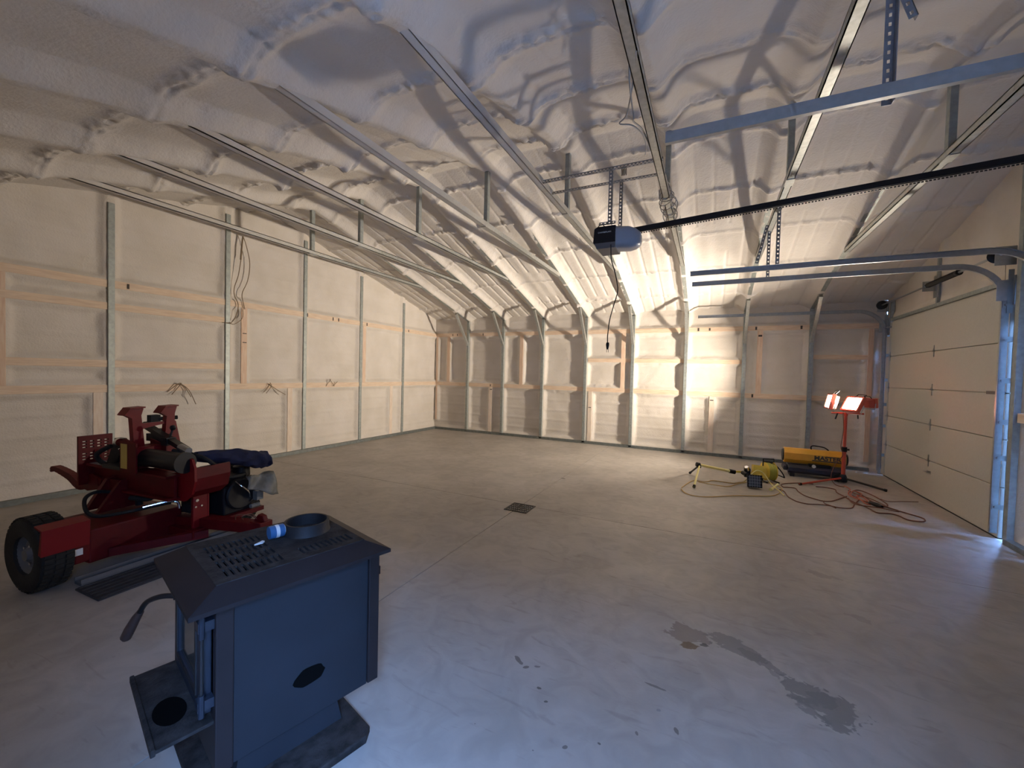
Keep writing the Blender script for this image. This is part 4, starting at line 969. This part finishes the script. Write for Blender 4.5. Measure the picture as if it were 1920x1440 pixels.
def head(c, aim, lit, power, sc=1.0):
    z_ = Vector(aim).normalized(); x_ = Vector((0, 0, 1)).cross(z_).normalized(); y_ = z_.cross(x_)
    m4 = Matrix(((x_.x, y_.x, z_.x, c[0]), (x_.y, y_.y, z_.y, c[1]), (x_.z, y_.z, z_.z, c[2]), (0, 0, 0, 1)))
    hh = obj('lamp_head', MB().plate([-.105*sc, -.09*sc, .09*sc, .105*sc], [-.085*sc, -.07*sc, .07*sc, .085*sc], lambda i, j: i == 1 and j == 1, lambda p, q_, w_: (p, q_, w_), .05)
             .prism([(-.09*sc, 0), (.09*sc, 0), (.05*sc, -.055), (-.05*sc, -.055)], 1, -.07*sc, .07*sc).xf(m4), 'red_housing', tl)
    g2 = obj('lamp_glass', MB().box(-.09*sc, .09*sc, -.07*sc, .07*sc, .030, .034).xf(m4), 'lampglass' if lit else 'darkglass', hh)
    gr = MB()
    for k in range(7): gr.cyl((-.09*sc + .03*sc*k, -.085*sc, .056), (-.09*sc + .03*sc*k, .085*sc, .056), .0018, 5)
    for k in range(4): gr.cyl((-.10*sc, -.06*sc + .04*sc*k, .056), (.10*sc, -.06*sc + .04*sc*k, .056), .0018, 5)
    obj('wire_guard', gr.xf(m4), 'blackmetal', hh)
    obj('head_bracket', MB().tube([(-.112*sc, 0, 0), (-.112*sc, -.10*sc, -.02), (.112*sc, -.10*sc, -.02), (.112*sc, 0, 0)], .006, 8).xf(m4), 'track', hh)
    obj('carry_handle', MB().tube([(-.05*sc, .09*sc, 0), (-.05*sc, .135*sc, -.03), (.05*sc, .135*sc, -.03), (.05*sc, .09*sc, 0)], .006, 8).xf(m4), 'blackmetal', hh)
    if lit:
        L = bpy.data.lights.new('halogen_lamp', 'AREA'); L.shape = 'RECTANGLE'; L.size = .17*sc; L.size_y = .05*sc; L.energy = power; L.color = LAMP_COL; L.spread = R(SPREAD[0] if power > 100 else SPREAD[1])
        lo = bpy.data.objects.new('halogen_lamp', L); COL.objects.link(lo); lo.parent = hh
        lo.matrix_local = m4 @ Matrix.Translation((0, 0, .064)) @ Matrix.Rotation(PI, 4, 'X')
    return hh
head((-.17, .0, 1.20), AIM1, True, LAMP_W[0], 1.35)
head((.08, -.07, 1.17), AIM2, True, LAMP_W[1], 1.35)
head((.27, .03, 1.20), (.75, .55, .15), False, 0, .8)
pc = smoothpath([(8.32, -1.30, 1.05), (8.325, -1.34, .80), (8.30, -1.36, .55), (8.33, -1.34, .42), (8.24, -1.36, .28), (8.19, -1.40, .10), (8.22, -1.50, .012), (8.30, -1.60, .01)], 6)
obj('lamp_cord', MB().tube(pc, .005, 6), 'cord', tl, smooth=True, world=True)

# ================================================================ FORCED AIR HEATER
ht = thing('space_heater', 'long yellow torpedo heater with black fuel tank on the floor behind the red tripod', 'heater', (8.02, -1.06, 0), -.03)
oct_ = lambda r, cz, k=.42: [(r*x, cz + r*z) for x, z in ((-1, -k), (-k, -1), (k, -1), (1, -k), (1, k), (k, 1), (-k, 1), (-1, k))]
obj('barrel', MB().prism(oct_(.115, .315), 0, -.38, .40), 'heater', ht, bevel=.006)
obj('nose_guard', MB().lathe([(.10, .0), (.085, .03), (.05, .03), (.05, .0)], (.40, 0, .315), 0, 20), 'blackmetal', ht)
obj('rear_grille', MB().lathe([(.10, .0), (.09, -.02), (.0, -.02)], (-.38, 0, .315), 0, 20), 'blackmetal', ht)
obj('fuel_tank', MB().prism([(-.13, .05), (-.15, .09), (-.15, .14), (-.11, .185), (.11, .185), (.15, .14), (.15, .09), (.13, .05)], 0, -.33, .36).prism([(-.13, .085), (-.13, .15), (.13, .15), (.13, .085)], 0, -.39, -.33), 'navy', ht, bevel=.015)
obj('tank_foot', MB().box(-.30, -.24, -.14, .14, 0, .05), 'blackmetal', ht); obj('tank_foot', MB().box(.26, .32, -.14, .14, 0, .05), 'blackmetal', ht)
obj('control_box', MB().box(-.06, .22, -.13, -.02, .175, .215), 'black', ht, bevel=.004)
obj('dial_knob', MB().cyl((.0, -.13, .19), (.0, -.155, .19), .025, 16), 'white', ht, label='round white dial')
obj('handle', MB().tube(smoothpath([(-.02, 0, .43), (-.02, 0, .475), (.02, 0, .49), (.14, 0, .475), (.20, 0, .435)], 5), .009, 8), 'black', ht, smooth=True)
for y_ in (-.17, .145): obj('tank_wheel', MB().cyl((.30, y_, .06), (.30, y_ + .025, .06), .06, 20), 'rubber', ht)
obj('lettering_bar', MB().box(-.02, .36, -.1165, -.1158, .268, .285), 'ink', ht)
text('lettering', 'MASTER', .085, (.17, -.117, .318), Euler((R(90), 0, 0)), 'ink', ht, .0008, 1.08, .0035)

# ================================================================ FALLEN YELLOW TRIPOD LIGHT
yl = thing('tripod_light', 'yellow tripod work light lying tipped over on the floor beside the cord reel', 'work light', (6.75, -2.3, 0))
H = Vector((6.44, -2.30, .235)); Mj = Vector((6.87, -2.12, .155)); E_ = Vector((7.10, -2.07, .165))
obj('lower_mast', MB().cyl(H, Mj, .019, 12), 'paleyellow', yl, smooth=True, world=True)
obj('upper_mast', MB().cyl(Mj, E_, .014, 12), 'yellow', yl, smooth=True, world=True)
obj('mast_collar', MB().cyl(Mj + (Mj-H).normalized()*-.04, Mj + (Mj-H).normalized()*.04, .030, 12), 'black', yl, world=True)
obj('tripod_hub', MB().cyl(H + (H-Mj).normalized()*.05, H, .032, 12).cyl(H, H + Vector((0, -.03, -.03)), .022, 10), 'black', yl, world=True)
for f_, m_ in (((6.385, -2.79, .02), 'paleyellow'), ((6.30, -1.92, .02), 'blackmetal'), ((6.25, -2.28, .50), None)):
    if m_ is None: continue
    f_ = Vector(f_); l_ = obj('leg', MB().cyl(H, f_, .013, 10), m_, yl, smooth=True, world=True)
    obj('rubber_foot', MB().cyl(f_, f_ + (H-f_).normalized()*.035, .019, 10), 'rubber', l_, world=True)
obj('clamp', MB().box(7.02, 7.10, -2.15, -2.05, .10, .23).cyl((7.0, -2.12, .16), (7.05, -2.22, .15), .03, 12), 'black', yl, world=True, bevel=.01)
obj('clamp_knob', MB().cyl((7.06, -2.16, .21), (7.04, -2.20, .26), .024, 10), 'chrome', yl, world=True)
# heads lying on the floor
def yhead(c, aim, dark):
    z_ = Vector(aim).normalized(); x_ = Vector((0, 0, 1)).cross(z_).normalized(); y_ = z_.cross(x_)
    m4 = Matrix(((x_.x, y_.x, z_.x, c[0]), (x_.y, y_.y, z_.y, c[1]), (x_.z, y_.z, z_.z, c[2]), (0, 0, 0, 1)))
    h = obj('lamp_head', MB().plate([-.09, -.075, .075, .09], [-.085, -.07, .07, .085], lambda i, j: i == 1 and j == 1, lambda p, q_, w_: (p, q_, w_), .03).prism([(-.085, 0), (.085, 0), (.06, -.06), (-.06, -.06)], 1, -.08, .08).xf(m4), 'black' if dark else 'yellow', yl, world=True)
    obj('lamp_glass', MB().box(-.075, .075, -.07, .07, .01, .014).xf(m4), 'darkglass', h, world=True)
    gr = MB()
    for k in range(5): gr.cyl((-.06 + .03*k, -.08, .032), (-.06 + .03*k, .08, .032), .0022, 5)
    for k in range(4): gr.cyl((-.08, -.06 + .04*k, .032), (.08, -.06 + .04*k, .032), .0022, 5)
    obj('wire_guard', gr.xf(m4), 'track', h, world=True)
yhead((7.13, -2.34, .10), (.15, -1, .22), True)
yhead((7.20, -2.12, .20), (.2, .9, -.2), False)
obj('bracket_bar', MB().cyl((7.08, -2.12, .17), (7.22, -2.20, .16), .012, 10), 'yellow', yl, world=True)

# ================================================================ CORD REEL
rl = thing('cord_reel', 'round extension cord reel wound with yellow cord, black tube handle, on the floor', 'cord reel', (7.36, -1.78, 0), .42)
obj('drum_disc', MB().lathe([(0, -.062), (.13, -.062), (.135, -.058), (.13, -.054), (0, -.054)], (0, 0, .155), 0, 32).lathe([(0, .054), (.13, .054), (.135, .058), (.13, .062), (0, .062)], (0, 0, .155), 0, 32), 'yellow', rl, smooth=True)
wd = MB()
for k in range(9):
    x_ = -.048 + k*.012; r_ = .118 + .004*math.sin(k*2.3)
    wd.tube([(x_ + .003*math.sin(a/3), r_*math.cos(a*2*PI/28), .155 + r_*math.sin(a*2*PI/28)) for a in range(29)], .0075, 6, False)
obj('wound_cord', wd.cyl((-.05, 0, .155), (.05, 0, .155), .11, 28), mat('wound_cord', (.50, .46, .07), .55), rl, smooth=True)
obj('frame', MB().tube([(-.085, -.12, .012), (-.085, .12, .012)], .010, 8).tube([(-.085, 0, .012), (-.085, 0, .155), (-.085, 0, .335), (.07, 0, .335), (.07, 0, .285), (-.07, 0, .295)], .010, 8).tube([(.085, -.12, .012), (.085, .12, .012)], .010, 8).tube([(.085, 0, .012), (.085, 0, .155), (-.085, 0, .155)], .010, 8).tube(smoothpath([(-.02, -.02, .30), (.08, -.06, .24), (.14, -.10, .15), (.16, -.12, .09)], 5), .008, 8).tube([(.16, -.12, .09), (.09, -.02, .12)], .008, 8), 'black', rl, smooth=True)
obj('crank_knob', MB().cyl((.08, 0, .20), (.13, 0, .20), .014, 10), 'black', rl)
obj('outlet_box', MB().box(-.20, -.09, -.08, .02, .10, .22), 'yellow', rl, bevel=.008)
obj('outlet', MB().cyl((-.15, -.0805, .17), (-.15, -.083, .17), .015, 12), 'blackmetal', rl)
tag(obj('short_tube', MB().cyl((7.33, -2.36, .02), (7.43, -2.17, .06), .014, 10).cyl((7.32, -2.38, .02), (7.345, -2.335, .026), .021, 10), 'paleyellow', smooth=True), 'short pale yellow tube leg with black end lying by the cord reel', 'tube leg')

# ================================================================ CORDS ON THE FLOOR
cable('extension_cord', c1, .0065, 'cord', 'brown cord winding nearest the camera from the yellow tube to the red tripod')
cable('extension_cord', c2, .0065, 'cord', 'brown cord looping round the left leg of the red tripod')
cable('cord_end', c3, .0055, 'cord', 'short loose cord end on the bare floor in front of the tripod')
cable('extension_cord', c4, .0070, 'cord', 'long brown cord reaching furthest right in a narrow loop towards the garage door')
cable('extension_cord', [(p[0], p[1], .018) for p in c5], .0065, 'cord', 'brown cord crossing the tangle in front of the red tripod, middle loop')
cable('extension_cord', [(p[0], p[1], .028) for p in c6], .0075, mat('pink_cord', (.42, .12, .07), .6), 'pinkish red cord bunched at the foot of the red tripod')
cable('thin_cord', c7, .004, 'cord', 'thin cord running straight to the bottom of the garage door')
cable('yellow_cord', y1, .0060, 'cordyellow', 'yellow cord lying in a wide loop round the fallen tripod light')
cable('yellow_cord', y2, .0055, 'cordyellow', 'yellow cord lying straight under the fallen tripod mast')
cable('yellow_cord', [(7.02, -2.20, .05), (7.05, -2.32, .12), (7.15, -2.28, .235), (7.25, -2.22, .20), (7.33, -2.33, .09), (7.42, -2.50, .03), (7.45, -2.58, .012)], .007, 'paleyellow', 'pale yellow cord arching over the fallen lamp head')
tag(obj('cord_plug', MB().tube([(8.36, -2.42, .022), (8.40, -2.50, .022), (8.43, -2.57, .02)], [.02, .026, .018], 10), 'black', smooth=True), 'black triple-tap plug in the middle of the cord tangle', 'plug')
